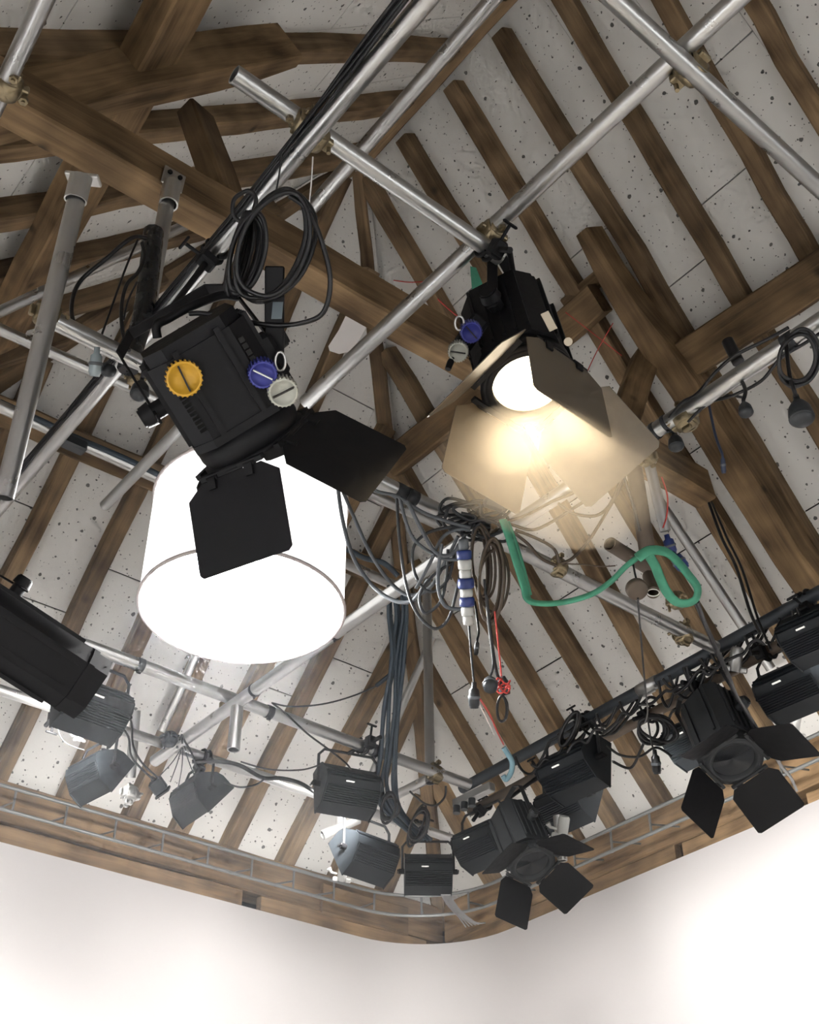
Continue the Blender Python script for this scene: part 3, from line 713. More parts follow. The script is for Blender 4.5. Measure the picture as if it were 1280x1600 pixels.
rh = MB(); rh.tube(spline([at(246, 528, 2.9), at(245, 508, 2.9), at(262, 498, 2.92), at(300, 478, 2.95), at(345, 462, 3.0), at(372, 464, 3.02)], 6), .011, 8); world_mb(rh, 'rear_handle', MAT['black_metal'], near)

# --- the lit lamp
aL = camdir(.10, .66, -.74); eL_ = camdir(.80, .45, .50)
ML = pose(at(826, 600, 3.25), aL, eL_)
YL = -(ML.to_3x3() @ V((0, 1, 0)))
dn = 3 if (ML.to_3x3() @ V((0, 1, 0))).dot(CU) > 0 else 1
dl = [50, 24, 36, 24]; dl[dn] = 28; dl[(dn+2) % 4] = -6
lit, WL, BL, topL = fresnel(ML, 'lit black spotlight glowing warm between its barn doors', roll=-22, doors=tuple(dl), lit=True, s=.97, yoke_len=.28, body_len=.33, ring_gap=.05, leaf_len=.25, pipe='p4', bw=.235, bh=.235, leaf_w=(.09, .14), handle=False, door_mats={k: 'door_lit_tone' for k in range(4)})
knob(lit, at(737, 520, 3.12), camdir(.05, .35, -1), .026, .05, 'knob_blue', slot_dir=camdir(.6, .7, 0))
knob(lit, at(716, 551, 3.12), camdir(-.05, .35, -1), .024, .05, 'knob_white', slot_dir=camdir(1, .15, 0))
kb = MB(); kb.box((0, 0, 0), (.10, .05, .05), frame(at(735, 522, 3.22), camdir(.55, -.8, .2), camdir(0, 0, -1)), bev=.008); world_mb(kb, 'side_bracket', MAT['black_metal'], lit)
rw = MB(); rw.tube([at(718+7*math.cos(a), 505+11*math.sin(a), 3.13) for a in (2*math.pi*k/20 for k in range(20))], .003, 6, closed=True); world_mb(rw, 'key_ring', MAT['steel_bright'], lit)
lv = MB(); lv.tube([at(709, 556, 3.14), at(704, 566, 3.13), at(700, 577, 3.12)], [.006, .009, .008], 8); world_mb(lv, 'lever', MAT['black_metal'], lit)
st = MB(); st.box((0, 0, 0), (.05, .022, .002), frame(at(858, 502, 3.10), camdir(.45, .9, -.1), camdir(.3, .2, -1))); world_mb(st, 'paper_label', MAT['label_cream'], lit)
st = MB(); st.cyl(at(888, 534, 3.12), at(888, 534, 3.118), .011, n=16); world_mb(st, 'round_label', MAT['label_cream'], lit)
# its own light
sl = bpy.data.lights.new('lit_lamp_beam', 'SPOT'); sl.energy = SPOT_POWER; sl.color = (1, .78, .50); sl.spot_size = math.radians(100); sl.spot_blend = .6; sl.shadow_soft_size = .07
so = bpy.data.objects.new('lit_lamp_beam', sl)
link(so, None, pose(at(826, 600, 3.25)+aL*.02, -aL, eL_)); 

# --- lamp cut by the left edge
aE = camdir(.74, .58, .34); eE_ = camdir(.5, -.6, .6)
edge, WE, BE, topE = fresnel(pose(at(120, 1062, 3.32), aE, eE_), 'black spotlight body cut off by the left edge of the picture', roll=20, doors=(None,)*4, s=.855, bw=.21, bh=.21, body_len=.62, ring_gap=.0, yoke_len=.30)

# --- small spotlights over the corner and the right wall
def small_spot(px, py, d, a, e, label, doors, s, roll=15, **kw):
    return fresnel(pose(at(px, py, d), a, e), label, roll=roll, doors=doors, s=s, mat='grey_black', leaf_len=.24, yoke_len=.30, group='small spotlights with open barn doors', **kw)
small_spot(832, 1350, 4.75, camdir(.22, .48, -.85), camdir(.62, -.74, -.25), 'small black spotlight with open barn doors above the curved wall corner', (58, 62, 38, 58), .68, pipe='blk2')
small_spot(1147, 1188, 4.35, camdir(.06, .48, -.87), camdir(.75, -.62, -.25), 'small black spotlight with open barn doors near the right wall', (58, 55, 36, 58), .78, pipe='blk2')

# --- floodlights
m_, n_, l_, b__ = newmat('slit_glow'); b__.inputs['Emission Color'].default_value = (1, .95, .86, 1); b__.inputs['Emission Strength'].default_value = .45
plain('flood_body', (.012, .015, .018), .5, .0, noise=.25, scale=30, spec=.32)
emit('flood_glass', (1, .97, .93), 3.0)
FLOODS = []
def flood(px, py, d, wdir, label, s=1.0, tilt=20, flip=False, light=True, w=.25, hook_up=.2, roll=None, hookit=True, pw=1.0, pipe='p10'):
    """flood: local x width, -y back towards us, z up; tilt tips the front down"""
    wd = V(wdir).normalized(); up = V((0, 0, 1)); up = (up-wd*up.dot(wd)).normalized(); fwd = up.cross(wd)   # y axis
    if fwd.dot(CF) < 0: wd = -wd; fwd = up.cross(wd)
    M = Matrix((wd, fwd, up)).transposed().to_4x4(); M.translation = at(px, py, d)
    T = M @ Matrix.Rotation(math.radians(-tilt), 4, 'X') @ Matrix.Diagonal((s, s, s, 1))
    root = tag(empty('floodlight', M @ Matrix.Diagonal((s, s, s, 1))), label, 'floodlight', 'black floodlights hung along the walls'); hw = w/2
    prof = [(.08, -.095), (.0, -.092), (-.075, -.045), (-.092, -.015), (-.082, .02), (-.035, .088), (.0, .105), (.08, .11)]
    mb = MB(); n = len(prof)
    vs = [V((-hw, y, z)) for y, z in prof] + [V((hw, y, z)) for y, z in prof]
    mb.add(vs, [(k, k+1, n+k+1, n+k) for k in range(n-1)]); inner = [(y*.93+.004, z*.94) for y, z in prof]
    vi = [V((-hw+.003, y, z)) for y, z in inner] + [V((hw-.003, y, z)) for y, z in inner]
    mb.add(vi, [(k, n+k, n+k+1, k+1) for k in range(n-1)])
    for x in (-hw, hw):
        mb.prism([(y*1.04, z*1.04) for y, z in prof], x-.003, x+.003, Matrix(((0, 0, 1, 0), (1, 0, 0, 0), (0, 1, 0, 0), (0, 0, 0, 1))))
    body = mb.build('body', MAT['flood_body'], root, T)
    fn = MB()
    for k in range(9):       # cooling fins along the lower back face
        t = (k+.5)/9; fn.box((0, -.079+.079*t, -.049-.046*t), (w*.97, .010, .005))
    fn.box((0, -.092, .0), (w, .012, .007)); fn.box((0, -.086, .018), (w, .012, .006))
    tag(fn.build('cooling_fins', MAT['flood_body'], body, T), kind='stuff')
    if light:
        sl_ = MB(); sl_.box((-.02, -.0875, -.030), (w*.15, .006, .004))
        sl_.build('light_slit', MAT['slit_glow'], body, T)
    gl = MB(); gl.box((0, .066, .008), (w*.94, .004, .17)); gl.build('front_glass', MAT['flood_glass'], body, T)
    yk = MB(); hb = .17
    pts = [V((-hw-.014, 0, 0)), V((-hw-.014, 0, hb-.03)), V((-hw+.012, 0, hb)), V((hw-.012, 0, hb)), V((hw+.014, 0, hb-.03)), V((hw+.014, 0, 0))]
    yk.tube(pts, .007, 6); yo = yk.build('yoke', MAT['grey_black'], root)
    for sx in (-1, 1):
        kn = MB(); kn.cyl((sx*(hw+.002), 0, 0), (sx*(hw+.034), 0, 0), .014, n=10); kn.box((sx*(hw+.038), 0, 0), (.006, .035, .012), bev=.002)
        kn.build('pivot_knob', MAT['black_metal'], yo)
    if hookit: hang(root, pipe, M @ V((0, 0, hb*s)))
    if light:
        ld = bpy.data.lights.new('flood_beam', 'AREA'); ld.shape = 'RECTANGLE'; ld.size = .2*s; ld.size_y = .13*s; ld.energy = FLOOD_POWER*pw; ld.color = (1, .97, .94); ld.spread = math.radians(95)
        lo = bpy.data.objects.new('flood_beam', ld); 
        link(lo, None, T @ Matrix.Translation((0, .075, 0)) @ Matrix.Rotation(math.radians(90+tilt), 4, 'X') @ Matrix.Diagonal((1/s, 1/s, 1/s, 1)))
    FLOODS.append(root); return root
flood(543, 1232, 5.08, hdir(543, 1232, 280, 50), 'floodlight with a tall wire yoke, upper of the two stacked left of the cable bundle', .93, 12, pw=2.4, pipe='p9')
flood(573, 1335, 5.3, hdir(573, 1335, 230, 82), 'floodlight tipped forward, lower of the two stacked left of the cable bundle', .92, 30, light=False)
flood(669, 1362, 5.55, hdir(669, 1362, 240, 2), 'floodlight facing straight away, above loose grey wires near the corner', .83, 14, pw=1.4)
flood(755, 1315, 5.45, hdir(757, 1315, 180, -80), 'floodlight half hidden behind the small spotlight at the wall corner', .92, 18, pipe='blk2')
flood(897, 1200, 4.85, hdir(897, 1200, 240, -110), 'floodlight with a bright slit below the black tube, upper of two on the right', .95, 10, pipe='blk')
flood(886, 1256, 5.45, hdir(886, 1256, 240, -110), 'floodlight tucked directly under another one, lower of two on the right', .95, 24, light=False, hookit=False)
flood(1088, 1150, 5.0, hdir(1092, 1150, 240, -115), 'floodlight with a bright slit beside the small spotlight near the right wall', .9, 12, pw=.5, pipe='blk2')
flood(1240, 1072, 4.5, hdir(1240, 1072, 240, -105), 'floodlight with a bright slit above the silver clamp at the right edge', .92, 12, pw=.3, pipe='blk2')
flood(1275, 985, 4.3, hdir(1275, 985, 240, -105), 'floodlight cut off by the right edge of the picture', .88, 5, pw=.3, pipe='blk')
flood(144, 1102, 4.6, hdir(144, 1102, 260, 95), 'large floodlight partly hidden by the spotlight at the left edge', .98, 14, pw=2.3)
flood(150, 1210, 4.95, hdir(150, 1210, 200, -105), 'floodlight turned sideways below the large one on the left', .82, 30, light=False)
flood(308, 1245, 5.1, hdir(308, 1245, 180, -125), 'floodlight hanging askew left of the empty stretch of tube', .82, 38, light=False)
plain('rubber_black', (.016, .019, .022), .42, noise=.15, spec=.5); plain('wrap_black', (.010, .011, .012), .28, noise=.4, scale=30, bump=1.0, spec=.6)
plain('clear_plastic', (.30, .36, .38), .25, spec=.6); plain('sling_green', (.055, .25, .155), .8, noise=.35, scale=30, bump=1.0); plain('cord_red', (.45, .04, .03), .6)
plain('plug_blue', (.015, .03, .14), .4); plain('plug_white', (.42, .42, .40), .45); plain('sling_blue', (.22, .38, .44), .6, noise=.2)
# ---------------------------------------------------------------- couplers, brackets, tape
def clamp(c, axis, other, label, s=1.0, mat='clamp_zinc'):
    """scaffold coupler: a collar round each of the two tubes, flap bolts with nuts"""
    a = V(axis).normalized(); b = V(other).normalized()
    root = tag(empty('tube_coupler', Matrix.Translation(c)), label, 'coupler', 'tube couplers of the lighting grid')
    up = a.cross(b).normalized() if a.cross(b).length > .2 else a.orthogonal().normalized()
    for ax, off in ((a, -1), (b, 1)):
        F = frame(c + up*off*.0, ax, up)
        mb = MB(); rr = .0295*s
        mb.lathe([(rr*.86, -.024*s), (rr*1.06, -.024*s), (rr*1.12, -.012*s), (rr*1.12, .012*s), (rr*1.06, .024*s), (rr*.86, .024*s)], Matrix.Rotation(math.pi/2, 4, 'Y'), 20)
        mb.box((0, rr*1.25, 0), (.034*s, .022*s, .020*s), bev=.003); mb.box((0, -rr*1.2, .004), (.030*s, .018*s, .014*s), bev=.003)
        o = mb.build('collar', MAT[mat], root, F)
        bt = MB(); bt.cyl((0, rr*1.45, -.03*s), (0, rr*1.45, .034*s), .0055*s, n=8); bt.cyl((0, rr*1.45, .016*s), (0, rr*1.45, .028*s), .0115*s, n=6, smooth=False)
        bt.build('bolt', MAT[mat], o, F)
    return root
DX, DY, DZ = V((1, 0, 0)), V((0, 1, 0)), V((0, 0, 1))
def pdir(k): return (P[k][1]-P[k][0]).normalized()
clamp(atz(492, 214, 2.62), pdir('p1'), pdir('p4'), 'brass coloured coupler joining the cable tube and the open ended cross tube')
clamp(atz(474, 192, 2.64), pdir('p4'), pdir('p1'), 'coupler with an upturned wing behind the black cables at the cross tube', .9)
clamp(atz(768, 364, 2.69), pdir('p2'), pdir('p4'), 'coupler just above the hook of the lit lamp')
clamp(atz(1080, 108, 2.67), pdir('p5'), pdir('p2'), 'brass coloured coupler on the crossing tubes at the top right', 1.12)
clamp(atz(12, 135, 2.72), pdir('near'), DX, 'brass coupler on the short tube at the top left corner', 1.05)
clamp(atz(74, 492, ZG+.01), pdir('pole'), pdir('p6'), 'rusty gold coupler on the upright tube at the left', 1.05)
clamp(atz(742, 824, ZG), pdir('p6'), pdir('x'), 'silver coupler buried in the central knot of cables', 1.1)
clamp(atz(362, 1104, ZG), pdir('p9'), pdir('x'), 'corroded coupler where two tubes meet right under the drum', 1.0)
clamp(V((3.12, 3.745, ZG+EYE)), pdir('p9'), DZ, 'tarnished coupler at the foot of the upright tube near the wall corner', 1.05)
clamp(atz(1068, 992, ZG), pdir('p6'), DZ, 'rusty coupler at the right end of the tube below the green sling', 1.05)
clamp(at(987, 702, 3.62), pdir('rp'), pdir('drop'), 'coupler holding the brownish drop tube', 1.0)
clamp(at(1012, 716, 3.84), pdir('drop2'), DY, 'bright coupler on top of the slim drop tube', .8)
clamp(atz(872, 887, ZG), pdir('p6'), DZ, 'coupler in the warm smoke right of the cable knot', .9)
clamp(at(1072, 655, 3.5), pdir('rp'), DZ, 'pale coupler under the taped tube on the right', 1.0)
clamp(at(1058, 938, 3.9), DX, DY, 'spare coupler hanging under the green sling', .8)
clamp(at(212, 590, 3.55), DX, DY, 'small coupler above the bell shaped connector on the left', .7)
clamp(at(203, 1240, 4.95), DZ, DX, 'shiny aluminium coupler at the foot of the post on the left', .95, 'steel_bright')
clamp(at(265, 1155, 4.95), pdir('x'), pdir('p10'), 'dark coupler at the lower end of the tube from the drum', .9, 'dark_pipe')
def tape(px, py, z, key, label, w=.022, mat='tape_black'):
    c = atz(px, py, z); a, b = P[key]; ax = (b-a).normalized(); c = a + ax*(c-a).dot(ax)
    rad = {'p10': .0212, 'p7': .0222}.get(key, R48)
    mb = MB(); mb.lathe([(rad*.99, -w), (rad+.0022, -w), (rad+.0026, 0), (rad+.0022, w), (rad*.99, w)], Matrix.Rotation(math.pi/2, 4, 'Y'), 20)
    mb.box((0, 0, -rad-.006), (w*1.3, .008, .012), bev=.002)
    o = mb.build('tape_band', MAT[mat], None, frame(c, ax, DZ if abs(ax.z) < .9 else DX)); return tag(o, label, 'tape', 'tape bands round the tubes')
for px, py, k, t in ((624, 769, 'p6', 'black tape band left of the cable knot, the left one of a close pair'), (641, 777, 'p6', 'black tape band left of the cable knot, the right one of a close pair'),
                     (222, 1036, 'p9', 'black tape band below the left rim of the drum'), (424, 1110, 'p9', 'dark tape band right of the corroded coupler under the drum'), (585, 1172, 'p9', 'wide black tape band beside the vertical cable bundle')):
    tape(px, py, ZG, k, t, .02 if k == 'p6' else .014)
tape(402, 1080, ZG-.05, 'x', 'thin grey band on the tube just below the drum', .006); tape(531, 993, ZG-.05, 'x', 'thin grey band on the tube at the right rim of the drum', .006)
tape(1232, 527, ZG, 'rp', 'black tape band above the coiled cable at the right edge', .018); tape(1042, 660, ZG-.02, 'rp', 'black cable tie on the right tube beside the strut', .006)
tape(1020, 668, ZG-.02, 'rp', 'black cable tie on the right tube above the drop tubes', .006)
tape(1013, 1072, ZG+.052, 'blk', 'pale metal sleeve on the black taped tube', .05, 'galvanised')
# brackets on the timber
bk = empty('beam_bracket', Matrix.Translation(on_tie(266, 288))); tag(bk, 'zinc bracket bolting a grey tube to the tie beam', 'bracket')
F = frame(on_tie(268, 284)+V((0, -.012, 0)), DX, V((0, -1, -.15)))
mb = MB(); mb.box((0, 0, 0), (.075, .075, .006), bev=.002); mb.build('plate', MAT['steel_bright'], bk, F)
mb = MB(); mb.pipe((0, -.10, .012), (0, .0, .012), .030, .005); mb.build('socket', MAT['steel_bright'], bk, frame(on_tie(266, 292), DX, V((0, -1, 0))))
for sx in (-1, 1):
    mb = MB(); mb.cyl((sx*.018, .015, .002), (sx*.018, .015, .010), .008, n=6, smooth=False); mb.build('bolt', MAT['vent_dark'], bk, F)
bk = empty('purlin_bracket', Matrix.Translation(at(124, 286, 3.26))); tag(bk, 'zinc socket fixing the upright tube to the timber purlin', 'bracket')
F = frame(at(124, 288, 3.26), pdir('pole'), -CF)
mb = MB(); mb.pipe((-.05, 0, 0), (.02, 0, 0), .030, .004); mb.build('socket', MAT['steel_bright'], bk, F)
mb = MB(); mb.box((.03, 0, -.02), (.012, .09, .05), bev=.003); mb.build('flange', MAT['steel_bright'], bk, F)

# ---------------------------------------------------------------- curtain rail along the studio wall
def rail_path(off, z):
    q = []
    x1, y1, r = WX-off, WY-off, WR-off*.3
    q += [V((x, y1, z)) for x in (XL, .6, 1.4, 2.2, 3.0, 3.7)] + [V((x1-r, y1, z))]
    q += [V((x1-r+r*math.sin(a), y1-r+r*math.cos(a), z)) for a in (math.pi/2*k/10 for k in range(1, 10))]
    q += [V((x1, y1-r, z))] + [V((x1, y, z)) for y in (4.4, 3.6, 2.8, 2.0, 1.2, .4, -1)]
    return q
rail = tag(empty('curtain_rail', Matrix.Translation((3.2, 5.6, 2.66+EYE))), 'ladder like metal curtain rail following the top of the white wall', 'rail')
pa, pb = rail_path(.23, aty(320, 1318, WY-.23).z), rail_path(.23, aty(320, 1352, WY-.23).z)
for pth in (pa, pb):
    mb = MB(); mb.tube(pth, .010, 8); world_mb(mb, 'track', MAT['rail_metal'], rail)
def arc_pts(pth, step):
    out = []; acc = 0; nxt = .1
    for a, b in zip(pth, pth[1:]):
        L = (b-a).length
        while nxt <= acc+L: out.append((a+(b-a)*((nxt-acc)/L), (b-a).normalized())); nxt += step
        acc += L
    return out
for c, t in arc_pts(pa, .28):
    nrm = V((-t.y, t.x, 0)); mb = MB(); dzr = V((0, 0, pb[0].z-pa[0].z))
    mb.tube([c+nrm*.02, c+dzr+nrm*.02], .007, 6); mb.tube([c+nrm*.02+dzr*.5, c+nrm*.25+dzr*.5+V((0, 0, .05))], .006, 6); world_mb(mb, 'rail_bracket', MAT['rail_metal'], rail)

# ---------------------------------------------------------------- cables
def cable(label, pts, r=.0045, mat='cable_black', group=None, n=7, name='cable', sides=7, flat=None, cat='cable'):
    mb = MB(); mb.tube(spline(pts, n), r, sides, flat=flat)
    return tag(world_mb(mb, name, MAT[mat], None, pts[0]), label, cat, group)
def pc(label, pix, d, **kw):
    """cable through picture places at depth d (number, or list per point)"""
    ds = d if isinstance(d, (list, tuple)) else [d]*len(pix)
    if len(ds) == 2 and len(pix) > 2: ds = [ds[0]+(ds[1]-ds[0])*i/(len(pix)-1) for i in range(len(pix))]
    return cable(label, [at(x, y, q) for (x, y), q in zip(pix, ds)], **kw)
rc = random.Random(11)
# bundle along the long tube
a, b = P['p1']; ax = (b-a).normalized()
for k in range(5):
    pts = []
    for i in range(19):
        t = i/18; p = a + (b-a)*t; w = .028+.004*math.sin(5*t+k)
        ang = math.radians(150+k*17) + .12*math.sin(9*t+2*k); lift = .05*max(0, t-.62)/.38*(1 if k < 3 else .7)
        pts.append(p + V((math.cos(ang)*(w+lift), 0, math.sin(ang)*w*.8)) + V((rc.gauss(0, .0015), 0, rc.gauss(0, .0015))))
    cable('black cable of the bundle running along the long tube', pts, .0052, group='cables taped along the long tube', n=4)
tb = MB(); 
tape(210, 558, 2.6, 'p1', 'wire tie round the cables beside the near lamp handle', .010, 'cable_grey')
# hanging coil over the near lamp
def coil(label, cx, cy, d, A, B_, rotdeg, loops, r, spread, mat='cable_black', group=None, jit=.06, name='cable_coil', shrink=.0):
    root = tag(empty(name, Matrix.Translation(at(cx, cy-B_*.9, d))), label, 'cable', group); ro = math.radians(rotdeg)
    for k in range(loops):
        f = k/max(1, loops-1)-.5; ka = A*(1-shrink*k/max(1, loops))*(1+rc.gauss(0, jit)); kb = B_*(1+rc.gauss(0, jit*.6))
        pts = []
        for i in range(16):
            t = 2*math.pi*i/16; x = ka*math.cos(t); y = kb*math.sin(t)*(1+.05*math.sin(3*t+k))
            pts.append(at(cx+x*math.cos(ro)-y*math.sin(ro)-(A-ka)*math.cos(ro), cy+x*math.sin(ro)+y*math.cos(ro), d+f*spread+.01*math.sin(t+k)))
        mb = MB(); mb.tube(spline(pts, 4, True), r, 7, closed=True); world_mb(mb, 'cable_loop', MAT[mat], root)
    return root
coil('big coil of glossy black cable hanging over the near lamp', 428, 384, 2.84, 52, 88, 22, 4, .0058, .05, jit=.05)
coil('tight dark hank of black cable beside the big coil', 388, 396, 2.88, 27, 62, 14, 14, .0058, .09, shrink=.75, jit=.05)
pc('black supply cable looping wide round to the near lamp', [(452, 306), (482, 330), (505, 385), (516, 440), (505, 488), (470, 505), (425, 508), (370, 500), (320, 490), (296, 490)], [2.82, 2.9], r=.0062)
pc('black cable end twisted round the long tube above the coil', [(386, 352), (366, 338), (366, 312), (388, 298), (400, 310), (396, 330)], 2.98, r=.0055)
pc('short wire hooking the coil to the tube', [(440, 240), (436, 275), (430, 306)], 2.95, r=.0022)
pc('thin cord hanging from the coupler above the coil', [(489, 245), (487, 280), (483, 322)], 3.1, r=.0018, mat='white_plastic')
# dark wrapped bundle and cables at the left post
pc('black plastic wrapped cable bundle on the grey post', [(240, 362), (236, 400), (230, 450), (222, 500), (208, 545), (200, 575)], [3.62, 3.35], r=.030, mat='wrap_black', sides=10)
pc('thick black cable swinging out left of the wrapped bundle', [(228, 372), (205, 372), (165, 405), (125, 440), (112, 478), (120, 515), (150, 545)], [3.55, 3.35], r=.0062)
pc('thin black cable falling straight to the clear connector', [(215, 375), (198, 415), (178, 470), (153, 540)], [3.55, 3.3], r=.0032)
pc('black cable loop hugging the wrapped bundle', [(222, 380), (226, 400), (216, 425), (198, 445), (190, 480), (192, 520), (202, 548)], [3.5, 3.3], r=.0055)
pc('thin dark cable behind the wrapped bundle', [(214, 440), (200, 470), (193, 500)], 3.5, r=.003)
def plug(label, px, py, d, direction, r, L, mat='cable_black', cord=None, group=None, name='plug'):
    z = V(direction).normalized(); M = pose(at(px, py, d), z, z.orthogonal()); root = tag(empty(name, M), label, 'connector', group)
    mb = MB(); mb.lathe([(.0005, -L*.5), (r*.45, -L*.5), (r*.5, -L*.28), (r*.92, -L*.2), (r, L*.1), (r, L*.4), (r*.85, L*.42), (r*.82, L*.5), (.0005, L*.5)], None, 16); mb.build('body', MAT[mat], root)
    mb = MB(); mb.lathe([(r*1.06, L*.02), (r*1.12, L*.04), (r*1.12, L*.12), (r*1.06, L*.14)], None, 16); mb.build('grip_ring', MAT['cable_grey'], root)
    if cord:
        mb = MB(); mb.tube(spline([at(*p) for p in cord] + [at(px, py, d) - z*L*.45], 6), .0038, 6); mb.v = [M.inverted() @ p for p in mb.v]; mb.build('cord', MAT[mat], root)
    return root
def bell(label, px, py, d, r, cord):
    M = Matrix.Translation(at(px, py, d)); root = tag(empty('bell_connector', M), label, 'connector', 'bell shaped black connectors')
    mb = MB(); mb.lathe([(.0005, r*1.9), (r*.24, r*1.9), (r*.28, r*1.3), (r*.55, r*1.05), (r*.9, r*.45), (r*1.02, -.3*r), (r*.95, -.8*r), (r*.62, -1.1*r), (.0005, -1.15*r)], None, 20); mb.build('body', MAT['rubber_black'], root)
    mb = MB(); mb.lathe([(r*1.0, -.45*r), (r*1.05, -.55*r), (r*1.02, -.68*r), (r*.95, -.72*r)], None, 20); mb.build('lip', MAT['rubber_black'], root)
    mb = MB(); mb.tube(spline([at(*q) for q in cord] + [at(px, py, d)+V((0, 0, r*1.8))], 6), .0055, 7); mb.v = [M.inverted() @ p for p in mb.v]; mb.build('cord', MAT['cable_black'], root)
bell('black bell shaped connector left of the near lamp', 219, 610, 3.2, .024, [(226, 560, 3.25), (224, 580, 3.22)])
plug('clear plastic connector hanging from the left cables', 150, 565, 3.18, camdir(-.1, 1, 0), .016, .075, 'clear_plastic')
plug('black round connector beside the clear one', 165, 577, 3.22, camdir(.8, .3, -.4), .017, .05, 'rubber_black')
# grey cables between drum, tape bands and knot
G1 = 'grey blue cables draped from the drum to the knot'
pc('outer grey cable sagging from the drum to the knot', [(527, 752), (535, 810), (552, 870), (582, 915), (615, 938), (645, 938), (670, 905)], [3.95, 3.75], r=.0065, mat='cable_grey', group=G1)
pc('inner grey cable sagging from the drum to the knot', [(531, 756), (556, 815), (582, 870), (612, 912), (640, 930), (672, 918), (700, 870), (716, 838)], [3.95, 3.75], r=.006, mat='cable_grey', group=G1)
for k, (t, pix) in enumerate((
    ('grey cable dropping from the tape pair in the deepest loop', [(620, 772), (624, 840), (634, 910), (650, 955), (678, 982), (700, 968), (712, 930), (722, 880)]),
    ('grey cable beside the deepest loop, turning right sooner', [(624, 775), (636, 820), (652, 848), (690, 872), (716, 874)]),
    ('grey cable in a slack curve from the tape pair', [(636, 782), (660, 830), (680, 862), (702, 868), (722, 850)]),
    ('thin grey cable ring left of the knot', [(735, 822), (700, 824), (664, 835), (645, 860), (650, 900), (672, 925), (700, 905), (712, 860), (728, 835)]),
    ('grey cable arc rising to the knot', [(650, 920), (672, 880), (690, 842), (712, 828), (735, 828)]),
    ('grey cable loop low beside the blue plugs', [(690, 850), (684, 910), (694, 945), (716, 952), (724, 948)]),
    ('dark cable crossing behind the blue plugs', [(700, 858), (698, 900), (688, 940), (664, 958), (656, 930), (676, 900), (706, 880)]),
    ('dark cable joining the tape pair to the knot along the tube', [(560, 752), (590, 768), (622, 776), (660, 800), (700, 815), (735, 825)]))):
    pc(t, pix, 3.72-.02*(k % 3), r=.0048+.0006*(k % 3), mat='cable_grey' if k % 3 else 'cable_mid', group='cables hanging round the central knot')
for k in range(14):
    c0 = (742+rc.uniform(-34, 30), 812+rc.uniform(-18, 20)); pix = []
    for i in range(6):
        t = i*1.1+k; pix.append((c0[0]+rc.uniform(14, 40)*math.cos(t), c0[1]+rc.uniform(8, 20)*math.sin(t)))
    pc('tangled dark cable in the central knot on the tubes', pix, 3.78+rc.uniform(-.05, .03), r=.005, mat='cable_mid', group='tangled cables of the central knot')
coil('slender hank of brown cable hanging right of the blue plugs', 768, 908, 3.68, 19, 62, 3, 6, .0048, .05, mat='cable_brown', jit=.13)
coil('short hank of cable behind the slender one', 752, 880, 3.75, 14, 55, -4, 4, .0045, .04, mat='cable_brown', jit=.12)
mb = MB(); mb.box((0, 0, 0), (.07, .04, .035), frame(at(773, 788, 3.7), camdir(.95, .3, 0), CU), bev=.01); tag(world_mb(mb, 'socket_box', MAT['rubber_black']), 'small black socket box on top of the cable knot', 'connector')
# stack of blue and white plugs
st = tag(empty('plug_stack', Matrix.Translation(at(731, 975, 3.62))), 'upright chain of blue and white plugs under the knot', 'connector')
x0, y0, x1, y1 = 724, 842, 732, 976
seq = [('cable_grey', .0, .13, 8), ('plug_blue', .13, .24, 12), ('plug_white', .24, .36, 11), ('plug_white', .36, .46, 9.5), ('plug_blue', .46, .58, 13), ('plug_white', .58, .68, 10), ('plug_blue', .68, .79, 12), ('plug_white', .79, .9, 10), ('plug_white', .9, 1.0, 8)]
for m, t0, t1, rp_ in seq:
    p0 = at(x0+(x1-x0)*t0, y0+(y1-y0)*t0, 3.62); p1 = at(x0+(x1-x0)*t1, y0+(y1-y0)*t1, 3.62); r = rp_/FPX*3.62; L = (p1-p0).length
    mb = MB(); mb.lathe([(.0005, 0), (r*.82, 0), (r, L*.15), (r, L*.85), (r*.82, L), (.0005, L)], pose(p0, p1-p0, CR), 16); world_mb(mb, 'plug_section', MAT[m], st)
plug('grey box plug dangling lowest on a long lead', 741, 1086, 3.58, camdir(.0, 1, 0),   .016, .075, 'rubber_black', [(733, 978, 3.62), (737, 1030, 3.6)])
plug('thin black plug on a short lead beside the plug chain', 745, 1010, 3.6, camdir(-.1, 1, 0), .007, .05, 'cable_black', [(742, 940, 3.66), (748, 985, 3.62)])
plug('round black plug hanging beside the red cord', 766, 1068, 3.5, camdir(0, .5, -.8), .020, .05, 'rubber_black', [(757, 905, 3.66), (764, 980, 3.62), (771, 1035, 3.58)])
pc('black lead running down beside the red cord', [(760, 930), (768, 1000), (776, 1050), (784, 1065)], 3.6, r=.005)
pc('taut red cord hanging from the cable hank', [(773, 955), (778, 1000), (784, 1060)], 3.58, r=.0026, mat='cord_red')
rb = tag(empty('cord_bundle', Matrix.Translation(at(787, 1074, 3.57))), 'black plug wrapped round with red cord', 'connector')
mb = MB(); mb.tube([at(783, 1058, 3.57), at(787, 1070, 3.57), at(791, 1085, 3.57)], [.012, .019, .013], 12); world_mb(mb, 'plug', MAT['rubber_black'], rb)
mb = MB(); mb.tube([at(786+11*math.cos(t), 1071+8*math.sin(t*1.7)+5*math.sin(t), 3.535-.02*math.sin(t)) for t in (i*.35 for i in range(50))], .0028, 6); world_mb(mb, 'red_wrap', MAT['cord_red'], rb)
coil('little cable loop under the red wrapped plug', 785, 1108, 3.57, 8, 20, 0, 2, .004, .02)
pc('red cord slanting from the hanging plugs to the pale blue hook', [(750, 1092), (765, 1115), (778, 1145), (787, 1163)], [3.7, 4.6], r=.003, mat='cord_red')
pc('thin white cord beside the slanting red one', [(746, 1095), (758, 1118), (772, 1148)], [3.7, 4.4], r=.0018, mat='white_plastic')
